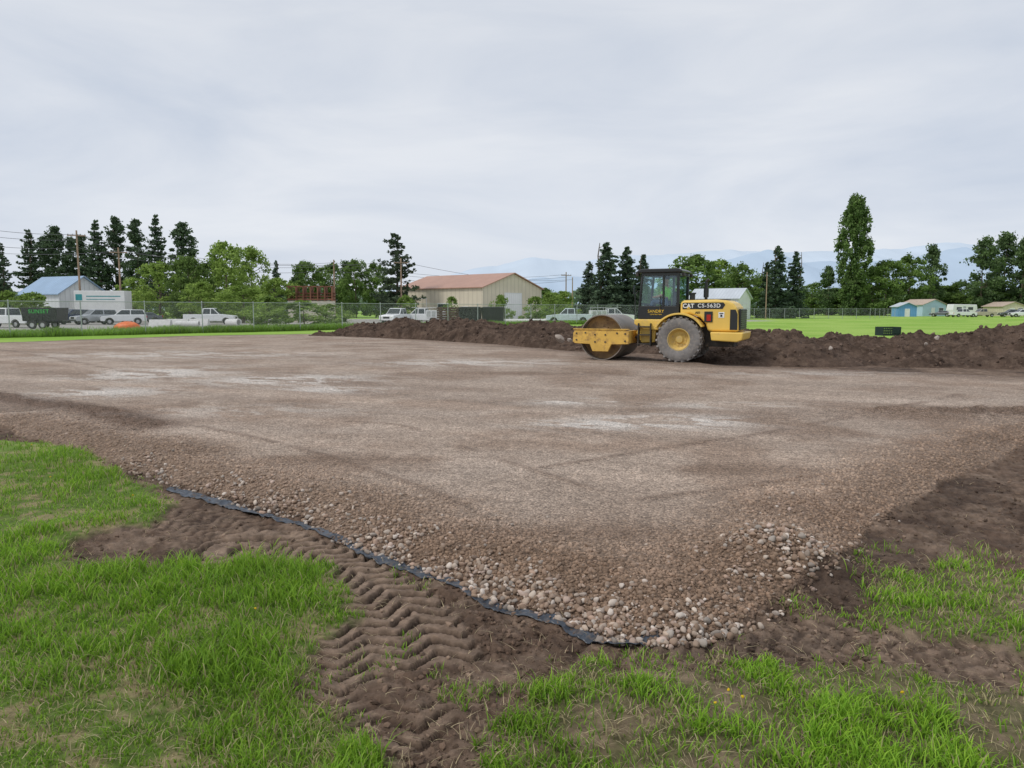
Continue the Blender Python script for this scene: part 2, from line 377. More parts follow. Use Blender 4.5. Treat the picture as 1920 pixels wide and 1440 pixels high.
px,py,pz=x[k],y[k],z[k];n=len(px);prk=pr[k]
S=(.0075+.018*r.random(n)**2.1)*(.85+.35*prk)
cb=tcolor(px,py,{q:w[k] for q,w in mm.items()})
cols=pal[r.integers(0,len(pal),n)]*(.7+.5*r.random((n,1)))
md=np.clip(r.random(n)*1.2-prk*.6,0,1)[:,None];cols=cols*(1-md)+cb*1.1*md
lift=r.random(n)*.016*np.minimum(1,prk*1.3)
A1=scatter_blobs(np.stack([px,py,pz+S*.22+lift],-1),S,cols,2,.72,.08,1)
x,y,r=samp(170000,3.3,18,44,6)
z,mm=terrain(x,y);rnd=r.random(len(x))
edge=1-ss(.6,1.6,mm['sp'])
k=(mm['sp']>.0)&(rnd<.24+.46*edge)
px,py,pz=x[k],y[k],z[k];n=len(px);ek=edge[k]
cb=tcolor(px,py,{q:w[k] for q,w in mm.items()})
S=(.004+.009*r.random(n)**2.0)*(1+np.hypot(px,py)*.03)*(1+.7*ek)
cols=cb*(.78+(.45+.3*ek[:,None])*r.random((n,1)))
A2=scatter_blobs(np.stack([px,py,pz+S*(.05-.2*(1-ek))],-1),S,cols,1,.6,.1,2)
stone_m=colmat("stone_mat",.85,0,.3)
for nm,A,lb in (("gravel_stones",A1,"rounded river stones mixed with dirt along the pad edge"),("gravel_pebbles",A2,"small embedded gravel pebbles in the pad")):
    addobj(nm,npmesh(nm,*A[:2],A[2]),stone_m,kind="stuff",label=lb,category="gravel")
clodm=colmat("clod_mat",.95)
x,y,r=samp(120000,2.2,13,50,9)
z,mm=terrain(x,y);k=(mm['soil']>.6)&(r.random(len(x))<(.18+.42*ss(.45,.65,fbm(x*1.5,y*1.5,3,222)))*(1-.8*np.clip(mm['tm']+mm['tl'],0,1)))
px,py,pz=x[k],y[k],z[k];n=len(px)
cb=tcolor(px,py,{q:w[k] for q,w in mm.items()})
S=.004+.018*r.random(n)**3.4
A3=scatter_blobs(np.stack([px,py,pz+S*.2],-1),S,cb*(.6+.8*r.random((n,1))),1,.75,.5,3)
addobj("mud_clods",npmesh("mud_clods",*A3[:2],A3[2],smooth=False),clodm,kind="stuff",label="crumbled brown soil clods on the mud",category="soil")
# ------------------------------------------------------------ grass blades
def blades(px,py,pz,h,w,cb,ct,r,lean=.5):
    n=len(px);a=r.uniform(0,2*math.pi,n);d=np.stack([np.cos(a),np.sin(a),np.zeros(n)],-1)
    b=r.uniform(0,2*math.pi,n);sd_=np.stack([np.cos(b),np.sin(b),np.zeros(n)],-1)*w[:,None]
    P=np.stack([px,py,pz-.004],-1);ln=(h*lean*(.3+r.random(n)))[:,None];up=np.array([0,0,1.])
    m1=P+d*ln*.18+up*(h*.42)[:,None];m2=P+d*ln*.5+up*(h*.78)[:,None];t=P+d*ln*1.05+up*(h*.98)[:,None]
    V=np.stack([P-sd_,P+sd_,m1-sd_*.9,m1+sd_*.9,m2-sd_*.6,m2+sd_*.6,t],1)
    f=np.array([[0,1,3],[0,3,2],[2,3,5],[2,5,4],[4,5,6]])
    FF=f[None]+(np.arange(n)*7)[:,None,None]
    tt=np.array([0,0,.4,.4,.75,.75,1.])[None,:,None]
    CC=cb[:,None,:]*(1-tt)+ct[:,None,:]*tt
    return V.reshape(-1,3),FF.reshape(-1,3),CC.reshape(-1,3)
x,y,r=samp(480000,1.9,13,50,12)
z,mm=terrain(x,y)
lush=ss(.42,.62,fbm(x*1.1,y*1.1,3,300))
sw=-mm['sw']
left=(x<-.3)|(y>7.2)
rpatch=(x>1.9)&(y>3.55)&(y<6.2)
tuft=ss(.46,.62,fbm(x*5,y*5,3,312))
lush=np.where(left,np.clip(lush*.7+.8*np.exp(-((sw-.3)/.3)**2)-.25*(1-tuft),0,1),np.where(rpatch,.25+.4*tuft,lush*.4+.35*tuft))
dens=np.where(left,(.34+.5*lush)*(.6+.5*tuft),np.where(rpatch,.35+.5*tuft,.07+.75*ss(.42,.58,fbm(x*2.4,y*2.4,4,310))*(.3+.8*tuft)))
spill=(mm['soil']>.5)&(sw>-.6)&(r.random(len(x))<.28*ss(.56,.68,fbm(x*4,y*4,3,318)))&(mm['pad']<.1)
k=((mm['grass']>.4)&(r.random(len(x))<dens))|spill
px,py,pz=x[k],y[k],z[k];n=len(px);lu=lush[k]
h=(.016+.03*r.random(n))*(1-lu)+(.05+.09*r.random(n))*lu
h*=np.where(r.random(n)<.5,1,.6)
w=.0017+.0019*r.random(n)+.0006*np.hypot(px,py)/5
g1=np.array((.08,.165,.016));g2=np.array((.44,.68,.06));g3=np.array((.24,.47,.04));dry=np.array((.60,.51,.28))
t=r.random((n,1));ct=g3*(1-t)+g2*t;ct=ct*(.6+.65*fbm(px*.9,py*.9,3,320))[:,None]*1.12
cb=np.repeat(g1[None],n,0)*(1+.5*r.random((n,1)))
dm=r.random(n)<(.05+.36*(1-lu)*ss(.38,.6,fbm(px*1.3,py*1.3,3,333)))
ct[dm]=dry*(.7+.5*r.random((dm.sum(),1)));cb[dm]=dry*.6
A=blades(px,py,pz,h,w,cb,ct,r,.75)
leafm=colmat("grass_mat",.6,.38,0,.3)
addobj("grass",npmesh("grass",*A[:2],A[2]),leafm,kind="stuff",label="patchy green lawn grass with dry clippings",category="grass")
x,y,r=samp(34000,2.1,9,48,15);z,mm=terrain(x,y)
k=(mm['pad']<.1)&(r.random(len(x))<np.where(mm['grass']>.5,.6,.08+.5*np.exp(-np.clip(mm['sw'],0,9)/.3)))
px,py,pz=x[k],y[k],z[k];n=len(px)
cc=np.array((.56,.46,.28))*(.6+.7*r.random((n,1)))
A=blades(px,py,pz+.008+.012*r.random(n),.012+.01*r.random(n),.0012+.001*r.random(n),cc,cc,r,4.5)
addobj("straw_litter",npmesh("straw_litter",*A[:2],A[2]),leafm,kind="stuff",label="dry straw clippings strewn over mud",category="dry grass")
pts=[(u,v) for (u,v) in ((1365,1318),(1392,1330),(1340,1345),(95,905),(60,842),(480,1162),(250,940),(1690,1325))]
P=np.array([G(*p) for p in pts]);zz=terrain(P[:,0],P[:,1])[0]
A=scatter_blobs(np.column_stack([P,zz+.07]),np.full(len(P),.009),np.tile((.85,.62,.03),(len(P),1)),2,.6,.2,8)
addobj("dandelion_blooms",npmesh("dandelion_blooms",*A[:2],A[2]),leafm,kind="stuff",label="few small yellow dandelion blooms in the grass",category="flowers")
def fpos(k): return (-28.4+2.77*k,48+2.875*k)
r=np.random.default_rng(31);n=60000
kk=r.uniform(-6,18,n);off=r.exponential(1.0,n)*1.0-.4+2*r.random(n)**2
fx=-28.4+2.77*kk-off*.72;fy=48+2.875*kk+off*.69
hh=(.22+.34*r.random(n))*(.5+fbm(fx*.4,fy*.4,3,5))
cc=np.array((.20,.33,.055))*(.6+.9*fbm(fx*.5,fy*.5,3,8))[:,None]*(.8+.4*r.random((n,1)))
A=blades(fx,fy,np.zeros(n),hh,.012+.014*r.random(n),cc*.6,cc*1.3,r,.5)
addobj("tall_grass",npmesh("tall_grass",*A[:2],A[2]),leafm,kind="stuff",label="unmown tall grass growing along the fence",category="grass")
# ------------------------------------------------------------ geotextile
fab=mat("fabric_mat",(.04,.05,.066),.35,var=.4,scale=8,dirt=.3,dirtc=(.14,.10,.07),bump=.2,spec=.5,bd=.01)
fl=smoothline([G(*p) for p in [(318,912),(372,926),(430,942),(500,964),(570,984),(640,1014),(700,1042),(760,1064),(820,1088),(875,1108),(930,1132),(1000,1150),(1060,1170),(1110,1192),(1170,1203),(1240,1196)]],20)
P=np.array(fl);d=np.gradient(P,axis=0);d/=np.linalg.norm(d,axis=1)[:,None];nn=np.stack([-d[:,1],d[:,0]],-1)
nn*=np.sign((nn@np.array((.6,.8))))[:,None]
s=np.concatenate([[0],np.cumsum(np.linalg.norm(np.diff(P,axis=0),axis=1))]);W=9;Vf=[];
zt=terrain((P+nn*.0)[:,0],(P+nn*.0)[:,1])[0];ker=np.ones(9)/9;zt=np.convolve(np.pad(zt,4,mode='edge'),ker,'valid')
for j in range(W):
    q=j/(W-1)
    wd=.022+.040*fbm(s*1.3,s*0,2,61)+.04*ss(.50,.7,fbm(s*.9,s*0+3,2,63))
    off=-wd*(1-q)+.05*q
    pts=P+nn*off[:,None]+nn*((fbm(s*2.2,s*0+1,2,65)-.5)*.04)[:,None]
    z1=terrain(pts[:,0],pts[:,1])[0]
    zz=np.maximum(z1,zt)*.6+z1*.4+.010+.028*ss(.5,.8,fbm(s*2.5,s*0+q*1.5,2,67))*(1-q)+.004*np.sin(s*30+q*3)*(1-q)
    Vf.append(np.column_stack([pts,zz]))
Vf=np.array(Vf).reshape(-1,3);L_=len(P)
ii=np.arange(W-1)[:,None]*L_+np.arange(L_-1)[None]
Ff=np.stack([ii,ii+1,ii+L_+1,ii+L_],-1).reshape(-1,4)
o=addobj("geotextile_fabric",npmesh("geotextile_fabric",Vf,Ff),fab,label="black geotextile fabric strip under the stone edge",category="fabric")
so=o.modifiers.new("s",'SOLIDIFY');so.thickness=.002
# ------------------------------------------------------------ dirt berms
soilm=mat("berm_soil",(.088,.060,.045),.95,var=.5,scale=1.6,dirt=.45,dirtc=(.17,.12,.09),bump=1.0,spec=.1,bd=.10)
clods=[]
def berm(path,hw,hs,seed,label,ps=1.6):
    P=np.array(smoothline(path,30))
    H=np.interp(np.linspace(0,1,len(P)),np.linspace(0,1,len(hs)),hs)
    d=np.gradient(P,axis=0);d/=np.linalg.norm(d,axis=1)[:,None];nn=np.stack([-d[:,1],d[:,0]],-1)
    seg=np.concatenate([[0],np.cumsum(np.linalg.norm(np.diff(P,axis=0),axis=1))]);M=int(seg[-1]/.045);q=np.linspace(0,seg[-1],M)
    P=np.stack([np.interp(q,seg,P[:,0]),np.interp(q,seg,P[:,1])],-1);nn=np.stack([np.interp(q,seg,nn[:,0]),np.interp(q,seg,nn[:,1])],-1);H=np.interp(q,seg,H)
    T=np.linspace(-1,1,140);PX=P[:,None,0]+nn[:,None,0]*T*hw;PY=P[:,None,1]+nn[:,None,1]*T*hw
    end=np.minimum(ss(0,2.2,q),ss(0,2.2,seg[-1]-q))[:,None]
    n1=fbm(PX*.45,PY*.45,3,seed);n2=fbm(PX*1.7,PY*1.7,5,seed+3,.6);n3=fbm(PX*8,PY*8,4,seed+9,.65)
    rd=1-np.abs(2*fbm(PX*1.0,PY*1.0,4,seed+5)-1)
    prof=np.clip(1-np.abs(T+(n1-.5)*.7)**ps,0,1)
    z=H[:,None]*end*prof*(.62+.75*n1)+prof**.5*end*((n2-.5)*.55+(n3-.5)*.22+(rd-.7)*.25)-.06
    edge=ss(1,.82,np.abs(T))*np.ones_like(z)
    z=z*edge-.12*(1-edge)
    V=np.stack([PX,PY,z],-1).reshape(-1,3);a,b=z.shape
    rr_=np.random.default_rng(seed);idx=rr_.choice(len(V),5000);idx=idx[V[idx,2]>.02];clods.append(V[idx])
    ii=np.arange(a-1)[:,None]*b+np.arange(b-1)[None];Ff=np.stack([ii,ii+1,ii+b+1,ii+b],-1).reshape(-1,4)
    return addobj("dirt_berm",npmesh("dirt_berm",V,Ff),soilm,label=label,category="dirt pile")
berm([(-12.5,48.5),(-8,45.5),(-3,41.5),(1,36.5),(4,33),(8,30.5),(12,29)],3.0,[.3,1.0,1.15,1.05,1.0,1.0,.8],400,"long ridge of dark excavated topsoil beside the pad")
berm([(6.2,28),(9.5,25.8),(13,25.2),(16.3,24.6),(19,24.4),(23,24),(32,23)],3.7,[.6,.85,.80,1.30,1.5,1.4,1.2],440,"heaped dark brown topsoil bank with clods",1.15)
P=np.vstack(clods);r=np.random.default_rng(5);S=.015+.085*r.random(len(P))**4.5
t=r.random((len(P),1));A=scatter_blobs(P+np.array((0,0,.2))*S[:,None],S,np.array((.055,.037,.028))*(1-t)+np.array((.18,.125,.095))*t,1,.8,.5,12)
addobj("bank_clods",npmesh("bank_clods",*A[:2],A[2],smooth=False),clodm,kind="stuff",label="loose soil clods strewn over the dirt banks",category="soil")
def pebb(lst,nm,label,colr,sub=2):
    for (px_,py_,pz_,s_) in lst:
        A=scatter_blobs(np.array([[0,0,0.]]),np.array([s_]),np.array([colr]),sub,.7,.3,int(px_*10)%97+3)
        o=addobj(nm,npmesh(nm,*A[:2],A[2],smooth=False),stone_m,label=label,category="rock",group="rocks on the dirt banks");o.location=(px_,py_,pz_)
pebb([(XA(1050,31.4),31.4,ZA(634,31.4),.2),(XA(1068,31.2),31.2,ZA(638,31.2),.13),(XA(1760,23.4),23.4,ZA(633,23.4),.11),(XA(1740,22.6),22.6,ZA(645,22.6),.07),(XA(1560,22.6),22.6,ZA(653,22.6),.08)],"rock","pale broken rock lying on the dirt bank",(.42,.36,.31))
# ------------------------------------------------------------ trees
foli={}
def leafquads(P,S,cols,r,up=.3,asp=.7):
    n=len(P);nv=r.normal(size=(n,3));nv[:,2]+=up;nv/=np.linalg.norm(nv,axis=1)[:,None]
    t=np.cross(nv,r.normal(size=(n,3)));t/=np.linalg.norm(t,axis=1)[:,None]+1e-9;b=np.cross(nv,t)
    t=t*S[:,None];b=b*(S*asp)[:,None]
    V=np.stack([P-t,P-b*.9,P+t,P+b],1).reshape(-1,3);Fq=np.arange(4*n).reshape(n,4)
    return V,Fq,np.repeat(cols,4,axis=0)
def trunkmesh(h,r0,limbs,rr_):
    b=MB();pts=[(0,0,-.2)];x=y=0
    for i in range(1,7):
        x+=rr_.normal()*.012*h;y+=rr_.normal()*.012*h;pts.append((x,y,h*i/6))
    for i in range(6):b.tube(pts[i],pts[i+1],r0*(1-.14*i),8,r0*(1-.14*(i+1)))
    for (c) in limbs:
        z=max(.15*h,min(h*.95,c[2]-.35*math.hypot(c[0],c[1])-.3));k=min(5,int(z/h*6));f=z/h*6-k
        s=[pts[k][q]+(pts[k+1][q]-pts[k][q])*f for q in range(3)]
        b.tube(s,c,r0*.28,5,r0*.07)
    return b
bark=mat("bark",(.16,.125,.095),.95,var=.3,scale=2,bump=.5)
def env_decid(r,n,h,w,base,kind):
    cs=[]
    while len(cs)<n:
        z=r.uniform(base,1);q=(z-base)/(1-base)
        if kind=='poplar': rad=min(1,.55+q*1.2)*(1-max(0,q-.72)/.28)**.42
        elif kind=='pine': rad=min(1,.55+q*1.5)*(1-max(0,q-.4)/.6)**.62*(.5+.6*r.random())
        elif kind=='shrub': rad=(1-q*q)**.5
        else: rad=(max(0,1-(2*q-.85)**2/1.35))**.5
        a=r.uniform(0,6.283);d=r.random()**.45*rad*w/2*(.75+.5*vn(np.array([a*1.3+9]),np.array([z*5.]),3)[0])
        cs.append((d*math.cos(a),d*math.sin(a),z*h))
    return np.array(cs)
def mk_decid(key,h,w,base,kind,nc,nl,ls,cr,c1,c2,seed,trunkr=.22):
    r=np.random.default_rng(seed);cs=env_decid(r,nc,h-cr*.5,w-cr*.6,base,kind)
    P=[];C=[];S=[]
    for c in cs:
        k=int(nl*(.4+1.1*r.random()));dv=r.normal(size=(k,3));dv/=np.linalg.norm(dv,axis=1)[:,None]
        rad=cr*(.4+.8*r.random())*(.25+.75*r.random(k)**.6+.55*r.random(k)**5)
        p=c+dv*rad[:,None]*np.array((1,1,.7 if kind!='poplar' else 1.5));P.append(p)
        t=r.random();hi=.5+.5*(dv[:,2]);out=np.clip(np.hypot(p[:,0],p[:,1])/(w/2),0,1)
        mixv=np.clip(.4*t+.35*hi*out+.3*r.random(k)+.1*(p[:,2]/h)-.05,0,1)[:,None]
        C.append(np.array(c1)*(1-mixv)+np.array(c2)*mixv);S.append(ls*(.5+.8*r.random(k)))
    P=np.vstack(P);C=np.vstack(C);S=np.concatenate(S);P[:,2]=np.maximum(P[:,2],.1)
    V,Fq,CC=leafquads(P,S,C,r)
    lm=trunkmesh(h*.85,trunkr,[cs[i] for i in range(0,len(cs),max(1,len(cs)//16))],r)
    foli[key]=(lm,npmesh("crown",V,Fq,CC,False),h,w)
def mk_conifer(key,h,w,base,nw,nb,ls,c1,c2,seed,droop=.25,irr=.3,pw=.75):
    r=np.random.default_rng(seed);P=[];C=[];S=[];lim=[]
    for i in range(nw):
        q=(i+.5*r.random())/nw;z=h*(base+(1-base)*q);rad=w/2*(1-q)**pw*(1-irr*r.random())+.15
        for j in range(max(5,int(nb*(1-q*.4)))):
            a=r.uniform(0,6.283);L=rad*(.7+.6*r.random());m_=max(7,int(34*L/(w/2)*1.3)+5)
            t=r.random(m_)**.65;sx=(r.random(m_)-.5)*.5*L*(1.15-t)
            p=np.stack([np.cos(a)*t*L-np.sin(a)*sx,np.sin(a)*t*L+np.cos(a)*sx,z-droop*L*t**1.3+.12*L*(t>.85)+(r.random(m_)-.5)*.4],-1)
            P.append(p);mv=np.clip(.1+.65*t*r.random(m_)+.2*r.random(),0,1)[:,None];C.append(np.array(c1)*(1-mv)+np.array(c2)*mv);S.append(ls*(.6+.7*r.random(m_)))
            if j%4==0: lim.append((math.cos(a)*L*.8,math.sin(a)*L*.8,z-droop*L*.7))
    P=np.vstack(P);C=np.vstack(C);S=np.concatenate(S);P[:,2]=np.maximum(P[:,2],.1)
    V,Fq,CC=leafquads(P,S,C,r,.2,.5)
    lm=trunkmesh(h*.98,.02*h*.8,[l for l in lim[::3]],r)
    foli[key]=(lm,npmesh("crown",V,Fq,CC,False),h,w)
dk1,dk2=(.05,.084,.056),(.17,.24,.135)
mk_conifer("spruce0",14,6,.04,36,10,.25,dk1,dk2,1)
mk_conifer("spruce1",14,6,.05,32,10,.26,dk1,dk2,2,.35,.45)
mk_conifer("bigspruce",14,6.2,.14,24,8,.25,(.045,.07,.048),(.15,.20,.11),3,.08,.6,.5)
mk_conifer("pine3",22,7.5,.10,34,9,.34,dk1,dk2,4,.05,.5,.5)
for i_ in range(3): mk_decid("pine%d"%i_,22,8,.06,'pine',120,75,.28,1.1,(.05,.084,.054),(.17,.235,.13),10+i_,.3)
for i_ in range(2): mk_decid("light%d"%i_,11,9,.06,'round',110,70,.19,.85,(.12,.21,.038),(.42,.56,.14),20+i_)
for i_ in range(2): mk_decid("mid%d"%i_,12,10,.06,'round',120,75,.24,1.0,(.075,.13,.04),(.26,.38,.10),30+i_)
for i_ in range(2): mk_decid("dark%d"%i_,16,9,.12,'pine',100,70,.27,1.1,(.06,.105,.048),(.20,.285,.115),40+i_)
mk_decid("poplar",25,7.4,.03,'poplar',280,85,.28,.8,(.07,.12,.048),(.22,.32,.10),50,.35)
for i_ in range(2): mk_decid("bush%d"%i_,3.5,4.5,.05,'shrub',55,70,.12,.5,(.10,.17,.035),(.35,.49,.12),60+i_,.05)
crownm=colmat("foliage_mat",.85,.32,0,.2)
tkinds={"spruce":("spruce_tree","dense dark green spruce beyond the fence","tree"),"bigspruce":("spruce_tree","ragged dark spruce with uneven branches beside the shed","tree"),
"pine":("pine_tree","tall dark pine with irregular crown","tree"),"light":("broadleaf_tree","fresh light green spring tree behind the fence","tree"),
"mid":("broadleaf_tree","rounded green leafy tree at the field edge","tree"),"dark":("broadleaf_tree","tall dark leafy tree with gaps in its crown","tree"),
"poplar":("poplar_tree","very tall columnar poplar standing over the field","tree"),"bush":("bush","low light green bush by the fence","bush")}
fproto={}
def tree(key,u,Y,topv,wpx,rot=None):
    if u>1500 and Y<200: Y+=52
    lm,cm,h,w=foli[key];H=ZA(topv,Y);W=wpx/F*Y*1.12
    base=''.join(c for c in key if not c.isdigit());nm,lb,ct=tkinds[base]
    t=thing(nm,lb,ct,(XA(u,Y),Y,0),random.uniform(0,6.28) if rot is None else rot,group={"pine":"tall pines in a row","spruce":"spruces beyond the field"}.get(base,"trees around the field") if base!='bush' else "bushes along the fence",scale=(W/w,W/w,H/h))
    if key not in fproto:
        a=lm.obj("trunk",bark,t,smooth=True);b=addobj("crown",cm,crownm,t);fproto[key]=(a,b)
    else:
        for p in fproto[key]:
            c=p.copy();c.parent=t;scene.collection.objects.link(c)
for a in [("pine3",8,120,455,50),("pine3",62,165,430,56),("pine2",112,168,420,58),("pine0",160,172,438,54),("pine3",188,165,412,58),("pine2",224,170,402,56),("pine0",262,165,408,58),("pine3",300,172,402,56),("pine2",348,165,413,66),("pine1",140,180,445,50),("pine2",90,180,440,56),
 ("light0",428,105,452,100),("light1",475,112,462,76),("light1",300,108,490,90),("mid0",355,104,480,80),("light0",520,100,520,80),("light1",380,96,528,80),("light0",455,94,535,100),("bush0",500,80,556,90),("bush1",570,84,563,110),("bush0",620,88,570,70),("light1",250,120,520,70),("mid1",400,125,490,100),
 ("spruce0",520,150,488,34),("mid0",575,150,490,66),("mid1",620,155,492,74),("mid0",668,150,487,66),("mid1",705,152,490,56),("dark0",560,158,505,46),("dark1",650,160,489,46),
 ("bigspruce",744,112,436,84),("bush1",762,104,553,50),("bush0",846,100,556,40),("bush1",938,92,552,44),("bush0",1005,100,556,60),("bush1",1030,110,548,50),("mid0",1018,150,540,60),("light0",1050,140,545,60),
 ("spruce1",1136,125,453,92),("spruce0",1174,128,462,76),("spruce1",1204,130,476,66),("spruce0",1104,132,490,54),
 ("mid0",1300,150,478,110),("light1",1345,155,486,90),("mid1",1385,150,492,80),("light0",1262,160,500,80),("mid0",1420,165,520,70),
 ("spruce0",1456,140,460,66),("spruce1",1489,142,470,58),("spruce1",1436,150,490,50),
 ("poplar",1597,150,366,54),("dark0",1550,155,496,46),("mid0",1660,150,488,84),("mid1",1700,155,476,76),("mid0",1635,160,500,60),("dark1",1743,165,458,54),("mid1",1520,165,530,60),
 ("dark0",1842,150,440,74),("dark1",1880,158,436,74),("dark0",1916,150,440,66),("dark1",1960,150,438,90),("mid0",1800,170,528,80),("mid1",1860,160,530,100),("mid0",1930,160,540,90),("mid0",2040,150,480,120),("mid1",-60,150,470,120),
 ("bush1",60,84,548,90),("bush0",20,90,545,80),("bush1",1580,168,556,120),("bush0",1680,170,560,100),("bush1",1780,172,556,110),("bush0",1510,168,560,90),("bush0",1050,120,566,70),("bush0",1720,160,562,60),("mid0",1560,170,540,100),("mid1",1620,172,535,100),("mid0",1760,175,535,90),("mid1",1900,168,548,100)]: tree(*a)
r=np.random.default_rng(77);n=30000
wx=r.uniform(-360,360,n);wy=290+40*r.random(n)+(np.abs(wx)*.1)
top=5+8*fbm(wx*.06,wx*0,4,9)
wz=top*r.random(n)**.7;mv=(.3*r.random(n)+.7*fbm(wx*.2,wz*.3,3,12))[:,None]
V,Fq,CC=leafquads(np.stack([wx,wy,wz],-1),.5+.9*r.random(n),np.array((.10,.155,.10))*(1-mv)+np.array((.22,.30,.18))*mv,r)
addobj("distant_woods",npmesh("distant_woods",V,Fq,CC,False),crownm,kind="stuff",label="distant hazy tree line beyond the fields",category="woods")
# ------------------------------------------------------------ mountains
def mountains(nm,Y,tops,dep,c,seed):
    us=np.linspace(-600,2500,420);vs=np.interp(us,[p[0] for p in tops],[p[1] for p in tops])
    vs=vs+(fbm(us*.012,us*0,4,seed)-.5)*16+(fbm(us*.06,us*0,3,seed+1)-.5)*4
    xs=(us-960)/F*Y*math.cos(TH);hs=np.array([ZA(v,Y) for v in vs])
    rows=[]
    for j in range(26):
        q=j/25;rid=(fbm(xs*.0025+q*1.5,np.full_like(xs,q*5.),5,seed+5)-.5)
        rows.append(np.stack([xs,np.full_like(xs,Y-dep*(1-q)),hs*q**.8*(1+rid*.4*(1-q))],-1))
    V=np.array(rows).reshape(-1,3);L_=len(us);ii=np.arange(25)[:,None]*L_+np.arange(L_-1)[None]
    Fq=np.stack([ii,ii+1,ii+L_+1,ii+L_],-1).reshape(-1,4)
    addobj(nm,npmesh(nm,V,Fq),c,kind="structure",label="hazy blue mountain range under cloud",category="mountains")
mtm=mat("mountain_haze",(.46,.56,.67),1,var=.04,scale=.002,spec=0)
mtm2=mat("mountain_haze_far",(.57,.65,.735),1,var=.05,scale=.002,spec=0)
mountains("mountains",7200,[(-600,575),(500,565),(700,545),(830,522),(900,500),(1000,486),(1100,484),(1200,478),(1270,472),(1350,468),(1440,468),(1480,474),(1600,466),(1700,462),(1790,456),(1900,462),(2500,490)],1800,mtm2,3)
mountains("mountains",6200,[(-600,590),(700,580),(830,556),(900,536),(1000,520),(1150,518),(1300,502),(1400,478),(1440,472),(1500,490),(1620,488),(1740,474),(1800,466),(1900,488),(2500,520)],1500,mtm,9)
# ------------------------------------------------------------ fences
galv=mat("galvanised",(.42,.44,.46),.45,.5,.1)
def wiremat():
    m_,nt,p=nmat("chain_link_wire");L=nt.links;p.inputs["Base Color"].default_value=(.45,.47,.48,1);p.inputs["Roughness"].default_value=.5;p.inputs["Metallic"].default_value=.3
    tc=N(nt,"ShaderNodeTexCoord");sp_=N(nt,"ShaderNodeSeparateXYZ");L.new(tc.outputs["Object"],sp_.inputs[0])
    outs=[]
    for op in ('ADD','SUBTRACT'):
        a=N(nt,"ShaderNodeMath",operation=op);L.new(sp_.outputs[0],a.inputs[0]);L.new(sp_.outputs[2],a.inputs[1])
        b=N(nt,"ShaderNodeMath",operation='MULTIPLY');b.inputs[1].default_value=math.pi/.075;L.new(a.outputs[0],b.inputs[0])
        c=N(nt,"ShaderNodeMath",operation='SINE');L.new(b.outputs[0],c.inputs[0]);d_=N(nt,"ShaderNodeMath",operation='ABSOLUTE');L.new(c.outputs[0],d_.inputs[0])
        e=N(nt,"ShaderNodeMath",operation='LESS_THAN');e.inputs[1].default_value=.10;L.new(d_.outputs[0],e.inputs[0]);outs.append(e)
    mx=N(nt,"ShaderNodeMath",operation='MAXIMUM');L.new(outs[0].outputs[0],mx.inputs[0]);L.new(outs[1].outputs[0],mx.inputs[1])
    L.new(mx.outputs[0],p.inputs["Alpha"]);return m_
wire=wiremat()
def fence(a,b,n,h,label):
    a=Vector((*a,0));b=Vector((*b,0));d=b-a;L=d.length
    t=thing("chain_link_fence",label,"fence",a,math.atan2(d.y,d.x))
    pm=None
    for i in range(n+1):
        if pm is None:
            o=MB().cyl((0,0,-.1),.038,h+.1,n=8).cyl((0,0,h),.05,.05,n=8,r2=.01).obj("post",galv,t,smooth=True);pm=o
        else:
            o=pm.copy();o.parent=t;scene.collection.objects.link(o)
        o.location=(L*i/n,0,0)
    MB().tube((0,0,h-.04),(L,0,h-.04),.024,6).obj("top_rail",galv,t)
    MB().add([(0,.04,.03),(L,.04,.03),(L,.04,h-.05),(0,.04,h-.05)],[(0,1,2,3)]).obj("wire_mesh",wire,t)
fence(fpos(-5),fpos(17),22,2.3,"galvanised chain-link fence with round posts along the lawn")
fence((XA(1385,128),128),(XA(1632,138),138),9,1.9,"chain-link fence across the far green field")
fence((XA(1632,138),138),(XA(1700,196),196),10,1.9,"chain-link fence running to the far sheds")
# ------------------------------------------------------------ poles + cables
wood=mat("pole_wood",(.36,.255,.18),.9,var=.25,scale=1.5,bump=.3)
cable=mat("cable_black",(.12,.12,.13),.6)
def pole(u,Y,topv,arm=True,r_=.15,rz=.3):
    H=ZA(topv,Y);x_=XA(u,Y)
    t=thing("utility_pole","weathered brown wooden utility pole","utility pole",(x_,Y,0),rz,group="utility poles")
    MB().cyl((0,0,-.2),r_,H+.2,n=10,r2=r_*.7).obj("pole_shaft",wood,t,smooth=True)
    if arm:
        MB().box(-1.1,1.1,-.16,-.04,H-.75,H-.62).obj("crossarm",wood,t)
        for q in (-1,-.45,.45,1): MB().cyl((q,-.1,H-.62),.05,.16,n=8).obj("insulator",galv,t)
    return (x_,Y,H-.5)
pl=[pole(152,98,432),pole(228,102,464),pole(628,130,487,False),pole(753,110,484),pole(1061,150,510),pole(1073,165,520,False),pole(1436,135,510,False,.11)]
def cab(a,b,sag):
    P=[]
    for i in range(21):
        q=i/20;P.append(Vector(a).lerp(Vector(b),q)-Vector((0,0,sag*4*q*(1-q))))
    m_=MB()
    for i in range(20):m_.tube(P[i],P[i+1],.025,4)
    m_.obj("power_cable",cable,label="thin sagging overhead power cable between poles",category="cable",group="overhead cables")
Lp=(XA(-120,90),90,ZA(410,90))
for dz in (0,-.9,-2.2):
    cab((Lp[0],Lp[1],Lp[2]+dz),(pl[0][0],pl[0][1],pl[0][2]+dz*.8),.6)
    cab((pl[0][0],pl[0][1],pl[0][2]+dz*.8),(pl[2][0],pl[2][1],pl[2][2]+dz*.6),1.6)
    cab((pl[2][0],pl[2][1],pl[2][2]+dz*.6),(pl[4][0],pl[4][1],pl[4][2]+dz*.6),1.5)
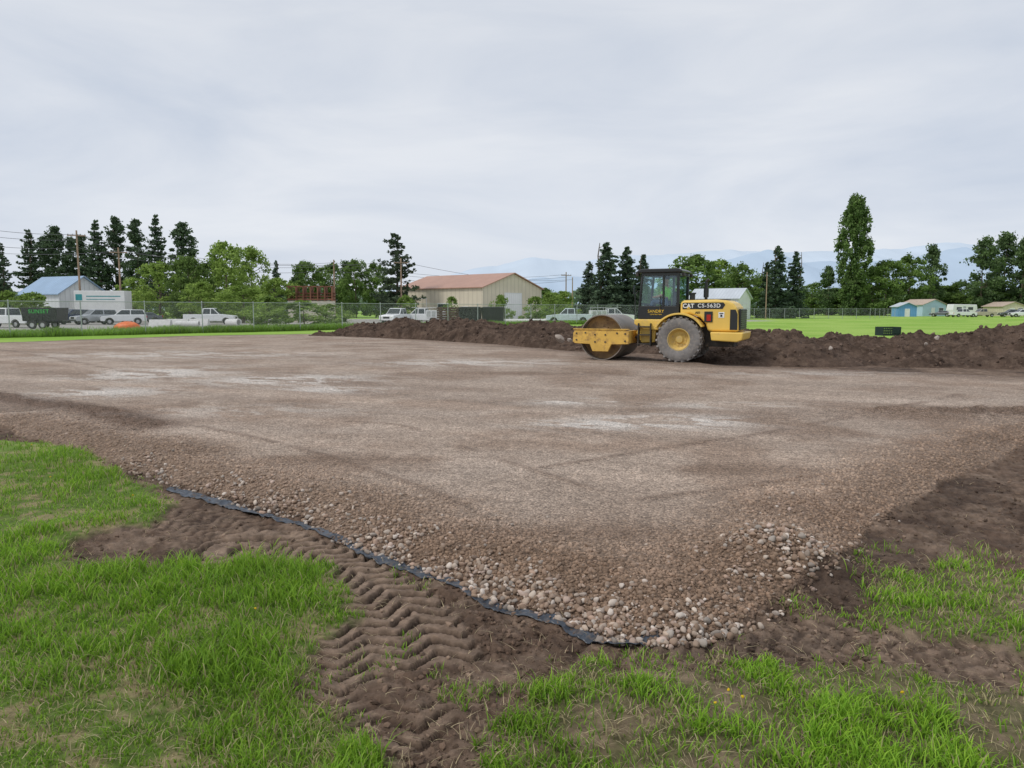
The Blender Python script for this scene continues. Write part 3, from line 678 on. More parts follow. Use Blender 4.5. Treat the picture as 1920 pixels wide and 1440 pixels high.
cab(pl[1],pl[3],1.2);cab(pl[3],pl[5],1.2)
cab((XA(-60,110),110,ZA(470,110)),pl[1],.5)
# ------------------------------------------------------------ buildings
white=mat("white_paint",(.78,.78,.77),.5,var=.06,scale=1.5)
glassd=mat("dark_glass",(.03,.04,.045),.12,var=.2,spec=.8)
def gable(name,label,loc,rz,Wd,Ld,eave,ridge,wallm,roofm,doors=(),over=.35):
    t=thing(name,label,"building",loc,rz)
    b=MB();pr=[(0,0),(Wd,0),(Wd,eave),(Wd/2,ridge),(0,eave)]
    b.prism(pr,0,Ld);b.obj("wall",wallm,t)
    sl=(ridge-eave)/(Wd/2);b=MB();th=.12
    for sgn in (0,1):
        x0=-over;z0=eave-over*sl+.03
        pts=[(x0,z0),(Wd/2,ridge+.03),(Wd/2,ridge+.03+th),(x0,z0+th)]
        if sgn: pts=[(Wd-p[0],p[1]) for p in pts]
        b.prism(pts,-over,Ld+over)
    b.obj("roof",roofm,t)
    for (face,a,c,z0,z1,nm,mt) in doors:
        b=MB()
        if face=='g': b.box(a,c,-.06,.02,z0,z1)
        else: b.box(-.06 ,.02,a,c,z0,z1)
        o=b.obj(nm,mt,t)
        b=MB();e=.1
        def fr(u0,u1,w0,w1):
            if face=='g': b.box(u0,u1,-.09,-.005,w0,w1)
            else: b.box(-.09,-.005,u0,u1,w0,w1)
        fr(a-e,a-.002,z0,z1+e);fr(c+.002,c+e,z0,z1+e);fr(a,c,z1+.002,z1+e)
        b.obj("frame",white,o)
    return t
tanw=stripemat("tan_siding",(.68,.61,.475),(.58,.52,.40),2,.9)
rustroof=stripemat("brown_roof",(.47,.27,.195),(.37,.21,.155),1,.6)
doorw=stripemat("roller_door",(.86,.86,.85),(.74,.74,.73),0,.5)
phi=math.radians(40);Yc=108
gable("warehouse","cream metal warehouse with a rust brown roof",(XA(905,Yc),Yc,0),math.pi/2-phi,14.2,19.,5.0,7.25,tanw,rustroof,
 doors=[('g',5.0,9.0,0,4.2,"garage_door",doorw),('g',10.2,11.2,0,2.1,"door",white),('s',3,4,0,2.1,"door",white),('s',7,9.4,1.2,2.6,"window",glassd),('s',12,15.5,0,3.4,"garage_door",tanw)])
grw=stripemat("grey_siding",(.70,.72,.73),(.60,.62,.63),2,.7);bluer=stripemat("blue_roof",(.30,.42,.57),(.22,.33,.48),1,.6)
gable("workshop_building","pale workshop with a blue metal roof",(XA(112,98),98,0),math.radians(90-25),7,8.5,3.9,6.2,grw,bluer,
 doors=[('g',1.5,4.0,0,2.8,"garage_door",doorw),('g',5,6,1.2,2.3,"window",glassd)])
whw=stripemat("white_siding",(.76,.77,.78),(.68,.69,.70),2,.4);gry=stripemat("grey_roof",(.56,.60,.64),(.49,.53,.56),1,.6)
gable("barn","small white barn with a grey metal roof",(XA(1384,128),128,0),math.radians(90-35),7,9.0,3.7,5.4,whw,gry,doors=[('g',2.2,4.6,0,2.6,"garage_door",doorw),('s',3,4.4,1.1,2.2,"window",glassd)])
bls=stripemat("blue_siding",(.15,.36,.66),(.10,.27,.5),2,.4);lbl=stripemat("pale_blue_siding",(.46,.62,.74),(.4,.54,.64),2,.4);tnr=mat("tan_roof",(.50,.40,.32),.8)
gable("garden_shed","small bright blue shed at the field edge",(XA(1685,176),176,0),0,4.4,3.4,2.4,3.3,bls,gry,doors=[('g',1.6,2.6,0,1.8,"door",white)])
gable("house","pale blue single storey house with tan roof",(XA(1730,184),184,0),math.radians(20),8.0,7,2.9,4.2,lbl,tnr,doors=[('g',3,4,0,2.1,"door",white),('g',5.5,7,1,2.1,"window",glassd)])
gable("mobile_home","low tan mobile home behind the cars",(XA(1880,190),190,0),0,6,8,2.5,3.6,tanw,tnr,doors=[('g',2,3,0,2.,"door",white),('g',4,5.2,1,2.,"window",glassd)])
gable("house","small white house among trees behind the warehouse",(XA(778,150),150,0),0,5.5,7,4.5,6.3,whw,tnr,doors=[('g',3,4.2,3,4.,"window",glassd)])
# ------------------------------------------------------------ vehicles
tyrem=mat("tyre_rubber",(.035,.035,.035),.85,var=.3,scale=6,dirt=.3,dirtc=(.15,.12,.10))
steelr=mat("steel_rim",(.5,.5,.5),.35,.7)
redl=mat("red_lens",(.45,.02,.015),.2);whl=mat("clear_lens",(.75,.75,.7),.15)
trim=mat("black_trim",(.03,.03,.03),.5)
def arch(cx,r_,z0,n=8):
    a0=math.asin(max(-1,min(1,(z0-.36)/r_)))
    return [(cx-r_*math.cos(t),.36+r_*math.sin(t)) for t in np.linspace(a0,math.pi-a0,n)]
def vehicle(kind,label,cat,loc,rz,paint,group=None):
    t=thing({"pickup":"pickup_truck","suv":"parked_car","sedan":"parked_car","service":"service_truck"}[kind],label,cat,loc,rz,group)
    pk=kind in("pickup","service");L=2.8 if pk else 2.35;wd=.97 if pk else .9;wf,wr_=(1.85,-1.7) if pk else (1.45,-1.4)
    zb=.42;ar=.45
    low=[(-L,zb)]+arch(wr_,ar,zb)+arch(wf,ar,zb)+[(L,zb),(L,.75)]
    if pk: low+=[(L-.05,1.02),(1.2,1.18),(-L,1.18)]
    elif kind=="suv": low+=[(L-.1,.95),(1.05,1.1),(-L+.05,1.12)]
    else: low+=[(L-.1,.82),(.95,.98),(-L+.1,1.0)]
    MB().prism(low,-wd,wd).obj("body",paint,t,bevel=.04)
    if pk: cp=[(-.75,1.15),(-.68,1.86),(.45,1.9),(1.2,1.15)]
    elif kind=="suv": cp=[(-L+.06,1.1),(-L+.3,1.7),(.15,1.76),(1.0,1.08)]
    else: cp=[(-1.9,.98),(-1.2,1.4),(.1,1.43),(.95,.96)]
    zt=cp[0][1];MB().prism(cp,-wd+.04,wd-.04,taper=.22,zt=zt).obj("cab",paint,t,bevel=.04)
    x0,x1=cp[0][0],cp[3][0];zl,zh=zt+.07,cp[2][1]-.1
    def xs_(z,i,j): 
        q=(z-cp[i][1])/(cp[j][1]-cp[i][1]);return cp[i][0]+(cp[j][0]-cp[i][0])*q
    mid=(x0+x1)/2-.05
    for s in (-1,1):
        for (a0,a1,c0,c1) in ((xs_(zl,0,1)+.1,xs_(zh,0,1)+.1,mid-.05,mid-.05),(mid+.05,mid+.05,xs_(zl,3,2)-.1,xs_(zh,3,2)-.1)):
            yl=(wd-.04-(zl-zt)*.22+.006)*s;yh=(wd-.04-(zh-zt)*.22+.006)*s
            MB().add([(a0,yl,zl),(c0,yl,zl),(c1,yh,zh),(a1,yh,zh)],[(0,1,2,3)]).obj("side_window",glassd,t)
    for nm,(i_,j_,sg) in {"windshield":(3,2,1),"rear_window":(0,1,-1)}.items():
        xl=xs_(zl,i_,j_)+.012*sg;xh=xs_(zh+.03,i_,j_)+.012*sg;yl=wd-.14;yh=wd-.26
        MB().add([(xl,-yl,zl),(xl,yl,zl),(xh,yh,zh+.03),(xh,-yh,zh+.03)],[(0,1,2,3)]).obj(nm,glassd,t)
    for cx in (wf,wr_):
        for s in (-1,1):
            w=addobj("wheel",None,None,t);w.location=(cx,s*(wd-.12),.36)
            MB().lathe([(.2,-.1),(.33,-.11),(.36,-.07),(.36,.07),(.33,.11),(.2,.1)],(0,0,0),20).obj("tyre",tyrem,w,smooth=True)
            MB().lathe([(.001,.07*s),(.08,.08*s),(.19,.05*s),(.22,.09*s),(.22,-.09*s),(.001,-.05*s)],(0,0,0),16,closed=False).obj("rim",steelr,w,smooth=True)
    for s in (-1,1):
        MB().box(L-.06,L+.012,s*.62-.15,s*.62+.15,.72,.86).obj("headlight",whl,t)
        MB().box(-L-.012,-L+.04,s*.78-.09,s*.78+.09,.78,1.02).obj("tail_light",redl,t)
    for xa,xb in ((L-.03,L+.09),(-L-.09,-L+.03)): MB().box(xa,xb,-wd+.05,wd-.05,.42,.58).obj("bumper",trim if kind!="pickup" else steelr,t,bevel=.02)
    MB().box(L-.03,L+.01,-.42,.42,.66,.9).obj("grille",trim,t)
    if kind=="pickup": MB().box(-L+.08,-.82,-wd+.1,wd-.1,1.17,1.186).obj("bed_floor",trim,t)
    if kind=="service":
        for s in (-1,1):
            MB().box(-L-.05,-.85,min(s*.55,s*1.05),max(s*.55,s*1.05),.75,1.62).obj("tool_box",paint,t,bevel=.02)
            for k_ in range(3): MB().box(-2.7+k_*.62,-2.2+k_*.62,s*1.053-.006,s*1.053+.006,.85,1.52).obj("tool_box_door",steelr,t)
        MB().tube((-L,-.8,1.95),(1.0,-.8,1.98),.03).tube((-L,.8,1.95),(1.0,.8,1.98),.03).tube((-2.7,-.8,1.6),(-2.7,-.8,1.95),.03).tube((-2.7,.8,1.6),(-2.7,.8,1.95),.03).tube((-1,-.8,1.6),(-1,-.8,1.95),.03).tube((-1,.8,1.6),(-1,.8,1.95),.03).obj("ladder_rack",steelr,t)
    return t
wp=mat("white_car_paint",(.80,.81,.82),.25,var=.04,spec=.6);gp=mat("grey_car_paint",(.16,.17,.19),.25,.3,var=.05);sp_=mat("silver_car_paint",(.45,.47,.49),.25,.4,var=.05)
bp_=mat("pale_blue_paint",(.62,.70,.74),.35,var=.08,dirt=.15);dgp=mat("dark_blue_car_paint",(.03,.045,.10),.2,var=.1);tp=mat("tan_car_paint",(.45,.40,.31),.3,var=.05)
vg="vehicles parked in the yard"
for (k_,u,Y_,rz,p_,lb) in [("pickup",745,88,-1.9,wp,"white pickup truck facing the fence"),("service",790,90,3.14-.15,wp,"white service truck with side tool boxes"),
 ("pickup",1068,89,3.0,bp_,"old pale blue pickup parked behind the fence"),("service",1148,93,.05,wp,"white utility truck with ladder rack"),
 ("suv",176,84,-2.2,sp_,"silver car parked facing the fence"),("suv",232,84,-2.7,wp,"white car parked in the yard"),("sedan",262,88,-2.4,gp,"dark grey car parked in the yard"),
 ("pickup",12,70,3.0,wp,"white pickup truck with equipment by the fence"),("sedan",1765,174,2.4,gp,"dark car parked beside the pale blue house"),
 ("pickup",1806,166,0.1,wp,"white pickup parked on the far field"),("pickup",1842,168,3.1,tp,"tan pickup parked on the far field"),("suv",1895,170,2.9,gp,"grey car parked on the far field"),("suv",1915,165,3.0,wp,"white car parked near the mobile home"),("suv",132,86,-2.0,dgp,"dark blue car parked beside the workshop"),("pickup",395,84,.15,wp,"white pickup parked behind the tall grass")]:
    vehicle(k_,lb,"pickup truck" if k_=="pickup" else ("service truck" if k_=="service" else "car"),(XA(u,Y_),Y_,0),rz,p_,vg if u<1300 else "vehicles parked at the far field edge")
def text(s,size,mt,parent,M,nm="lettering",bold=.0,extr=.002,sx=1,sp=1.0):
    cu=bpy.data.curves.new("t",'FONT');cu.body=s;cu.size=size;cu.extrude=extr;cu.align_x='CENTER';cu.align_y='CENTER';cu.offset=bold;cu.space_character=sp
    o=bpy.data.objects.new("t",cu);scene.collection.objects.link(o)
    dg=bpy.context.evaluated_depsgraph_get();me=bpy.data.meshes.new_from_object(o.evaluated_get(dg));bpy.data.objects.remove(o)
    me.transform(Matrix.Diagonal((sx,1,1,1)));me.transform(M)
    return addobj(nm,me,mt,parent)
def onside(x,y,z,flip=1):
    if flip>0: R=Matrix(((-1,0,0),(0,0,1),(0,1,0)))
    else: R=Matrix(((1,0,0),(0,0,-1),(0,1,0)))
    return Matrix.Translation((x,y,z))@R.to_4x4()
teal=mat("teal_print",(.05,.30,.32),.5);green=mat("green_print",(.05,.45,.08),.5);blackp=mat("black_panel",(.018,.018,.02),.35,var=.2)
t=thing("box_trailer","long white box trailer with teal lettering","trailer",(XA(195,96),96,0),.12)
MB().box(-3.1,3.1,-1.2,1.2,.9,4.15).obj("cargo_box",white,t,bevel=.05)
MB().box(-3.1,4.0,-.4,.4,.7,.895).tube((4.,0,.1),(4.,0,.85),.06).obj("chassis",trim,t)
for cx in (-1.9,-1.1):
    for s in (-1,1):
        w=addobj("wheel",None,None,t);w.location=(cx,s*1.05,.42)
        MB().lathe([(.2,-.12),(.39,-.12),(.42,-.08),(.42,.08),(.39,.12),(.2,.12)],(0,0,0),18).obj("tyre",tyrem,w,smooth=True)
        MB().cyl((0,-.1,0),.21,.2,'y').obj("rim",steelr,w,smooth=True)
MB().box(-2.9,-2.1,-1.215,-1.203,2.9,3.7).obj("logo_panel",teal,t)
MB().box(-1.6,2.6,-1.215,-1.203,3.38,3.5).box(-1.6,1.9,-1.215,-1.203,3.0,3.08).obj("lettering_stripe",teal,t)
t=thing("dump_trailer","black dump trailer with green sunset lettering","trailer",(XA(84,66),66,0),.05)
MB().prism([(-1.45,.7),(1.45,.7),(1.6,1.9),(-1.6,1.9)],-.95,.95).obj("trailer_box",blackp,t,bevel=.03)
b=MB()
for k_ in range(6): b.box(-1.4+k_*.56-.03,-1.4+k_*.56+.03,-1.0,-.955,.75,1.2)
b.obj("rib",blackp,t)
MB().box(-1.6,2.2,-.1,.1,.5,.695).obj("drawbar",trim,t)
for cx in (-.6,.3):
    for s in (-1,1):
        w=addobj("wheel",None,None,t);w.location=(cx,s*.98,.36);MB().lathe([(.2,-.1),(.33,-.1),(.36,-.07),(.36,.07),(.33,.1),(.2,.1)],(0,0,0),18).obj("tyre",tyrem,w,smooth=True);MB().cyl((0,-.08,0),.2,.16,'y').obj("rim",steelr,w)
text("SUNSET",.48,green,t,onside(0,-.975,1.55,-1),bold=.006,sp=1.1)
rust=mat("rusted_steel",(.22,.10,.06),.85,var=.35,scale=1.2);cream=mat("cream_block",(.66,.61,.50),.8)
t=thing("steel_beam_rack","rusty steel beams stacked on a cream block base","steel rack",(XA(585,100),100,0),.1)
MB().box(-3.0,3.0,-1,1,0,2.9).obj("base",cream,t)
b=MB()
for k_ in range(9): b.box(-3.1,3.1,-1.1+k_*.25,-1.0+k_*.25,3.0+(k_%3)*.4,3.2+(k_%3)*.4)
for k_ in range(7): b.box(-2.9+k_*.95,-2.75+k_*.95,-1.15,1.15,2.9,4.9)
b.box(-3.1,3.1,-1.15,-1.02,4.75,4.9)
b.obj("beam_stack",rust,t)
t=thing("lumber_stack","dark stack of brown boards by the fence","lumber stack",(XA(842,85),85,0),-.1)
b=MB()
for k_ in range(7): b.box(-1.3,1.3,-.8,.8,.15+k_*.27,.36+k_*.27)
b.obj("board",mat("dark_boards",(.09,.05,.038),.85,var=.3),t)
b=MB()
for k_ in (-1,0,1): b.box(k_*1.-.05,k_*1.+.05,-.75,.75,0,2.0)
b.obj("spacer",wood,t)
for (u,Y_,w2) in ((882,84,1.15),(925,85,1.2)):
    t=thing("dumpster","black steel dumpster with vertical ribs","dumpster",(XA(u,Y_),Y_,0),-.08,"dumpsters by the fence")
    MB().prism([(-w2,.2),(w2,.2),(w2+.08,1.95),(-w2-.08,1.95)],-.9,.9).obj("bin",blackp,t,bevel=.02)
    b=MB()
    for k_ in range(6): b.box(-w2+.1+k_*(2*w2-.25)/5,-w2+.16+k_*(2*w2-.25)/5,-.97,-.905,.25,1.8)
    b.box(-w2-.12,w2+.12,-.98,-.9,1.84,1.97);b.obj("rib",blackp,t)
    MB().box(-w2,w2,-.95,.9,1.975,2.03,Matrix.Rotation(.03,4,'X')).obj("lid",trim,t)
conc=mat("pale_concrete",(.66,.65,.63),.85,var=.12,bump=.2)
def pipe(u,Y_,L_,r_,rz,label):
    t=thing("concrete_pipe",label,"pipe",(XA(u,Y_),Y_,r_),rz,"pale pipes lying in the yard")
    MB().lathe([(r_,-L_/2),(r_,L_/2),(r_*.82,L_/2),(r_*.82,-L_/2)],(0,0,0),24,'x').obj("pipe_barrel",conc,t,smooth=True)
    MB().lathe([(r_*1.12,L_/2-.2),(r_*1.12,L_/2+.02),(r_*.84,L_/2+.02),(r_*.84,L_/2-.2)],(0,0,0),24,'x').obj("pipe_collar",conc,t,smooth=True)
for q in ((436,75,1.4,.38,-.3),(350,72,2.2,.3,.1),(985,88,5.,.3,.05)): pipe(*q,"pale concrete pipe lying on the ground")
t=thing("tarp_heap","bright orange tarp heaped on the ground","tarp",(XA(238,64),64,0))
v_,f_=ico(3);v_=v_*np.array((1.15,.6,.5))*(1+.35*(fbm(v_[:,0]*2+9,v_[:,1]*2+v_[:,2]+5,3,2)-.5)[:,None]);v_[:,2]=np.maximum(v_[:,2]+.2,0)
addobj("tarp",npmesh("tarp",v_,f_),mat("orange_tarp",(.75,.17,.04),.5),t)
for (u,Y_) in ((300,72),(334,76),(372,78)):
    t=thing("concrete_block","pale concrete barrier block by the fence","concrete block",(XA(u,Y_),Y_,0),1.5,"concrete blocks in the yard")
    MB().prism([(-.35,0),(.35,0),(.3,.25),(.12,.75),(-.12,.75),(-.3,.25)],-1.1,1.1).obj("block_body",conc,t,bevel=.02)
t=thing("camper_trailer","white camper trailer parked by the far house","camper",(XA(1803,180),180,0),.1)
MB().prism([(-3.2,.6),(3.0,.6),(3.4,1.3),(3.1,2.9),(-3.0,3.0),(-3.3,1.6)],-1.2,1.2).obj("camper_body",white,t,bevel=.12)
for xa in (-2.2,.8): MB().box(xa,xa+1.3,-1.215,-1.203,1.6,2.3).obj("window",glassd,t)
MB().box(-.5,.2,-1.215,-1.203,.75,2.5).obj("door",sp_,t)
for s in (-1,1):
    w=addobj("wheel",None,None,t);w.location=(-.2,s*1.08,.36);MB().lathe([(.1,-.1),(.33,-.1),(.36,-.07),(.36,.07),(.33,.1),(.1,.1)],(0,0,0),16).obj("tyre",tyrem,w,smooth=True)
Yk=25.4;crz=ZA(628,Yk)
t=thing("plastic_crate","dark green slatted plastic crate on the dirt bank","crate",(XA(1667,Yk),Yk,crz),.05)
b=MB();cg=mat("crate_green",(.02,.045,.03),.5)
for k_ in range(4): b.box(-.32,.32,-.25,-.23,k_*.085,k_*.085+.03).box(-.32,.32,.23,.25,k_*.085,k_*.085+.03)
for k_ in range(10): b.box(-.32+k_*.068,-.29+k_*.068,-.256,-.23,0,.285).box(-.32+k_*.068,-.29+k_*.068,.23,.256,0,.285)
b.box(-.32,.32,-.25,.25,-.02,.0).box(-.32,-.30,-.23,.23,0,.285).box(.30,.32,-.23,.23,0,.285)
b.obj("crate_frame",cg,t)
# ------------------------------------------------------------ soil compactor
yel=mat("machine_yellow",(.84,.56,.12),.42,var=.08,scale=1.2,dirt=.15,dirtc=(.50,.36,.20),spec=.5)
rimy=mat("dusty_rim_yellow",(.66,.47,.15),.6,var=.12,scale=4,dirt=.3,dirtc=(.42,.32,.22),spec=.3)
yelr=mat("worn_yellow",(.74,.46,.10),.6,var=.15,scale=2,dirt=.45,dirtc=(.30,.17,.08))
drumm=mat("drum_steel",(.27,.24,.21),.5,.35,var=.2,scale=1.5,dirt=.45,dirtc=(.28,.21,.16))
drumi=mat("drum_inside",(.42,.27,.13),.8,var=.3,scale=2,dirt=.5,dirtc=(.16,.10,.07))
tyrd=mat("dusty_tyre",(.22,.205,.195),.9,var=.2,scale=5,dirt=.45,dirtc=(.34,.30,.26))
blk=mat("cab_black",(.02,.021,.024),.35,var=.15,scale=2,spec=.5);dgrey=mat("dark_grease",(.05,.045,.04),.6,var=.3,dirt=.2)
ymark=mat("decal_yellow",(.85,.55,.06),.4);wmark=mat("decal_white",(.85,.85,.83),.4)
def cabglass():
    m_,nt,p=nmat("cab_glass");L=nt.links
    tr=N(nt,"ShaderNodeBsdfTransparent");tr.inputs[0].default_value=(.80,.93,.93,1);gl=N(nt,"ShaderNodeBsdfGlossy");gl.inputs["Roughness"].default_value=.03;gl.inputs[0].default_value=(.75,.9,1,1)
    no=N(nt,"ShaderNodeTexNoise");no.inputs["Scale"].default_value=2;mr=N(nt,"ShaderNodeMapRange");mr.inputs[3].default_value=.06;mr.inputs[4].default_value=.16;L.new(no.outputs["Fac"],mr.inputs[0])
    mx=N(nt,"ShaderNodeMixShader");L.new(mr.outputs[0],mx.inputs[0]);L.new(tr.outputs[0],mx.inputs[1]);L.new(gl.outputs[0],mx.inputs[2]);L.new(mx.outputs[0],nt.nodes["Material Output"].inputs[0]);return m_
cgl=cabglass()
zp=float(terrain(np.array([5.2]),np.array([22.8]))[0][0])
RX,RY,RA=5.60,23.5,math.radians(155);RS=.965
R_=thing("soil_compactor","yellow single drum soil compactor with black cab on gravel","road roller",(RX,RY,zp),RA,scale=(RS,RS,RS))
for s in (1,-1):
    w=addobj("rear_wheel",None,None,R_);w.location=(0,s*.78,.735)
    b=MB().lathe([(.34,-.22),(.40,-.26),(.52,-.285),(.63,-.28),(.69,-.255),(.70,-.2),(.705,0),(.70,.2),(.69,.255),(.63,.28),(.52,.285),(.40,.26),(.34,.22),(.33,0)],(0,0,0),56)
    for k_ in range(22):
        for sd in (-1,1):
            a=2*math.pi*(k_+(.5 if sd>0 else 0))/22
            M=Matrix.Rotation(-a,4,'Y')@Matrix.Translation((.712,sd*.145,0))@Matrix.Rotation(sd*.55,4,'X')
            b.box(-.03,.026,-.155,.155,-.035,.035,M)
    b.obj("tyre",tyrd,w,smooth=True)
    b=MB().lathe([(.001,.13*s),(.10,.13*s),(.12,.10*s),(.15,.06*s),(.25,.05*s),(.30,.10*s),(.33,.20*s),(.375,.215*s),(.375,.235*s),(.345,.24*s),(.335,-.2*s),(.001,-.2*s)],(0,0,0),40,closed=False)
    for k_ in range(10):
        a=k_*.628;b.cyl((.19*math.cos(a),min(.05*s,.085*s),.19*math.sin(a)),.02,.04,'y',8)
    b.obj("rim",rimy,w,smooth=True)
hood=[(.02,1.5),(.02,1.93),(-.10,2.0),(-1.12,2.02),(-1.45,1.985),(-1.64,1.90),(-1.75,1.77),(-1.80,1.56),(-1.82,1.0),(-.88,1.0),(-.80,1.25),(-.62,1.44),(-.3,1.56)]
MB().prism(hood,-.80,.80).obj("engine_hood",yel,R_,bevel=.08,seg=5)
MB().box(-1.65,1.25,-.42,.42,.5,1.45).obj("chassis",dgrey,R_,bevel=.02)
MB().prism([(-1.96,.74),(-2.0,.98),(-1.2,.99),(-.98,.99),(-1.02,.72),(-1.8,.68)],-.98,.98).obj("rear_bumper",yel,R_,bevel=.035)
g_=MB().box(-1.875,-1.81,-.70,.70,1.05,1.72).obj("rear_grille",blk,R_,bevel=.015)
b=MB()
for k_ in range(9): b.box(-1.895,-1.877,-.62,.62,1.12+k_*.066,1.145+k_*.066)
b.obj("grille_slat",dgrey,g_)
for s in (1,-1):
    yy=sorted((s*.803,s*.815));MB().prism([(-1.79,1.06),(-1.785,1.56),(-1.72,1.70),(-1.56,1.70),(-1.56,1.06)],*yy).obj("side_vent",blk,R_)
for s in (1,-1):
    V=[];n_=16
    for k_ in range(n_+1):
        a=math.radians(28+ (150-28)*k_/n_)
        for rr2 in (.80,.86):
            for yy in (.50,1.07): V.append((rr2*math.cos(a)*1.02,s*yy,.735+rr2*math.sin(a)))
    Fs=[]
    for k_ in range(n_):
        a0=k_*4;c0=a0+4
        for (p,q) in ((0,1),(1,3),(3,2),(2,0)): Fs.append((a0+p,a0+q,c0+q,c0+p))
    Fs+=[(0,1,3,2),(n_*4,n_*4+2,n_*4+3,n_*4+1)]
    MB().add(V,Fs).obj("fender",yel,R_,bevel=.012)
    y_=.80
    tl=MB().box(-1.02,-.76,min(s*y_,s*(y_+.03)),max(s*y_,s*(y_+.03)),1.30,1.64).obj("tail_light",blk,R_,bevel=.01)
    MB().box(-.97,-.84,min(s*(y_+.025),s*(y_+.045)),max(s*(y_+.025),s*(y_+.045)),1.34,1.54).obj("lens",redl,tl)
MB().box(-1.38,-1.20,.803,.809,1.44,1.62).obj("sticker",wmark,R_)
MB().box(-1.32,-1.26,.810,.813,1.47,1.54).box(-1.35,-1.23,.810,.813,1.56,1.59).obj("sticker_mark",blk,R_)
MB().prism([(-.06,1.71),(-.06,1.915),(-1.34,1.925),(-1.40,1.85),(-1.32,1.72)],.803,.808).obj("decal_band",blk,R_)
text("CAT",.185,wmark,R_,onside(-.25,.8125,1.815),"brand_lettering",bold=.005)
MB().prism([(-.19,1.727),(-.31,1.727),(-.25,1.79)],.8095,.811).obj("brand_triangle",ymark,R_)
text("CS-563D",.175,wmark,R_,onside(-.90,.8125,1.82),"model_lettering",bold=.002,sp=1.12)
text("A01",.10,blk,R_,onside(-.55,.8075,1.60),"number_lettering",bold=.003)
for s_ in (-1,1): MB().box(-1.4,-.4,s_*.3-.02,s_*.3+.02,2.0,2.03).obj("hood_seam",dgrey,R_)
MB().cyl((-.62,-.2,1.96),.05,.68,n=14).cyl((-.62,-.2,2.10),.085,.3,n=14).tube((-.62,-.2,2.62),(-.70,-.2,2.70),.05,12).obj("exhaust_stack",blk,R_,smooth=True)
MB().cyl((-.28,.35,1.98),.09,.22,n=16).cyl((-.28,.35,2.20),.12,.05,n=16).obj("air_intake",blk,R_,smooth=True)
MB().prism([(.1,1.2),(.1,1.38),(1.52,1.38),(1.52,1.22),(1.2,1.05),(.5,1.02)],-.86,.86).obj("platform",yel,R_,bevel=.03)
MB().prism([(.86,.62),(.80,1.10),(1.42,1.12),(1.48,.92),(1.30,.60)],-.72,.72).obj("front_frame_box",yel,R_,bevel=.03)
cabx0,cabx1=.06,1.42
cabo=addobj("cab",None,None,R_)
yw=.74
b=MB()
for s in (1,-1):
    b.box(cabx0,cabx1,s*yw-.03,s*yw+.03,1.385,1.82)
b.box(cabx0,cabx0+.06,-yw+.035,yw-.035,1.385,1.9).box(cabx1-.06,cabx1,-yw+.035,yw-.035,1.385,1.72)
b.obj("lower_panel",blk,cabo,bevel=.015)
b=MB()
for s in (1,-1):
    for (x0,w_) in ((cabx0+.045,.09),(cabx0+.52,.07)): b.box(x0-w_/2,x0+w_/2,s*yw-.04,s*yw+.04,1.80,2.90)
    b.tube((cabx1-.05,s*yw,1.80),(cabx1-.14,s*(yw-.02),2.9),.045,8)
    b.box(cabx0,cabx1-.1,s*yw-.035,s*yw+.035,2.80,2.9)
b.box(cabx0,cabx0+.08,-yw,yw,2.80,2.9).box(cabx1-.18,cabx1-.1,-yw,yw,2.80,2.9)
b.obj("pillar",blk,cabo,bevel=.012)
MB().prism([(cabx0-.06,2.90),(cabx0-.08,2.97),(cabx0+.05,3.03),(cabx1-.1,3.03),(cabx1+.06,2.96),(cabx1+.04,2.90)],-.82,.82).obj("cab_roof",blk,cabo,bevel=.03,seg=3)
for s in (1,-1):
    MB().add([(cabx0+.1,s*yw,1.83),(cabx0+.48,s*yw,1.83),(cabx0+.48,s*yw,2.8),(cabx0+.1,s*yw,2.8)],[(0,1,2,3)]).obj("side_window",cgl,cabo)
    MB().add([(cabx0+.56,s*yw,1.83),(cabx1-.08,s*yw,1.83),(cabx1-.15,s*yw,2.8),(cabx0+.56,s*yw,2.8)],[(0,1,2,3)]).obj("door_window",cgl,cabo)
    MB().tube((cabx0+.62,s*(yw+.07),1.72),(cabx0+.62,s*(yw+.07),2.15),.012).obj("door_handle",dgrey,cabo)
MB().add([(cabx1-.04,-yw+.05,1.72),(cabx1-.04,yw-.05,1.72),(cabx1-.13,yw-.05,2.8),(cabx1-.13,-yw+.05,2.8)],[(0,1,2,3)]).obj("windshield",cgl,cabo)
MB().add([(cabx0+.03,-yw+.05,1.9),(cabx0+.03,yw-.05,1.9),(cabx0+.03,yw-.05,2.8),(cabx0+.03,-yw+.05,2.8)],[(0,1,2,3)]).obj("rear_window",cgl,cabo)
for s in (1,-1):
    MB().box(cabx1+.02,cabx1+.12,s*.62-.08,s*.62+.08,2.80,2.92).obj("work_light",dgrey,cabo,bevel=.01)
    MB().box(cabx0-.14,cabx0-.05,s*.62-.08,s*.62+.08,2.78,2.9).obj("work_light",dgrey,cabo,bevel=.01)
    MB().tube((cabx1-.05,s*.78,2.3),(cabx1+.1,s*.98,2.35),.012).box(cabx1+.07,cabx1+.10,s*.98-.07,s*.98+.07,2.2,2.5).obj("mirror",blk,cabo)
text("SANDRY",.14,ymark,cabo,onside(.82,yw+.034,1.64),"door_lettering")
text("CONSTRUCTION",.05,ymark,cabo,onside(.82,yw+.034,1.54),"door_lettering")
MB().box(.3,.8,-.25,.25,1.74,1.84).box(.26,.38,-.24,.24,1.84,2.30).box(.4,.7,-.15,.15,1.4,1.74).obj("seat",trim,cabo,bevel=.03)
MB().tube((1.2,0,1.4),(1.05,0,2.02),.03).lathe([(.19,-.012),(.19,.012),(.165,.012),(.165,-.012)],(1.05,0,2.04),20,'z').box(1.15,1.33,-.3,.3,1.6,1.9).obj("steering_wheel",trim,cabo)
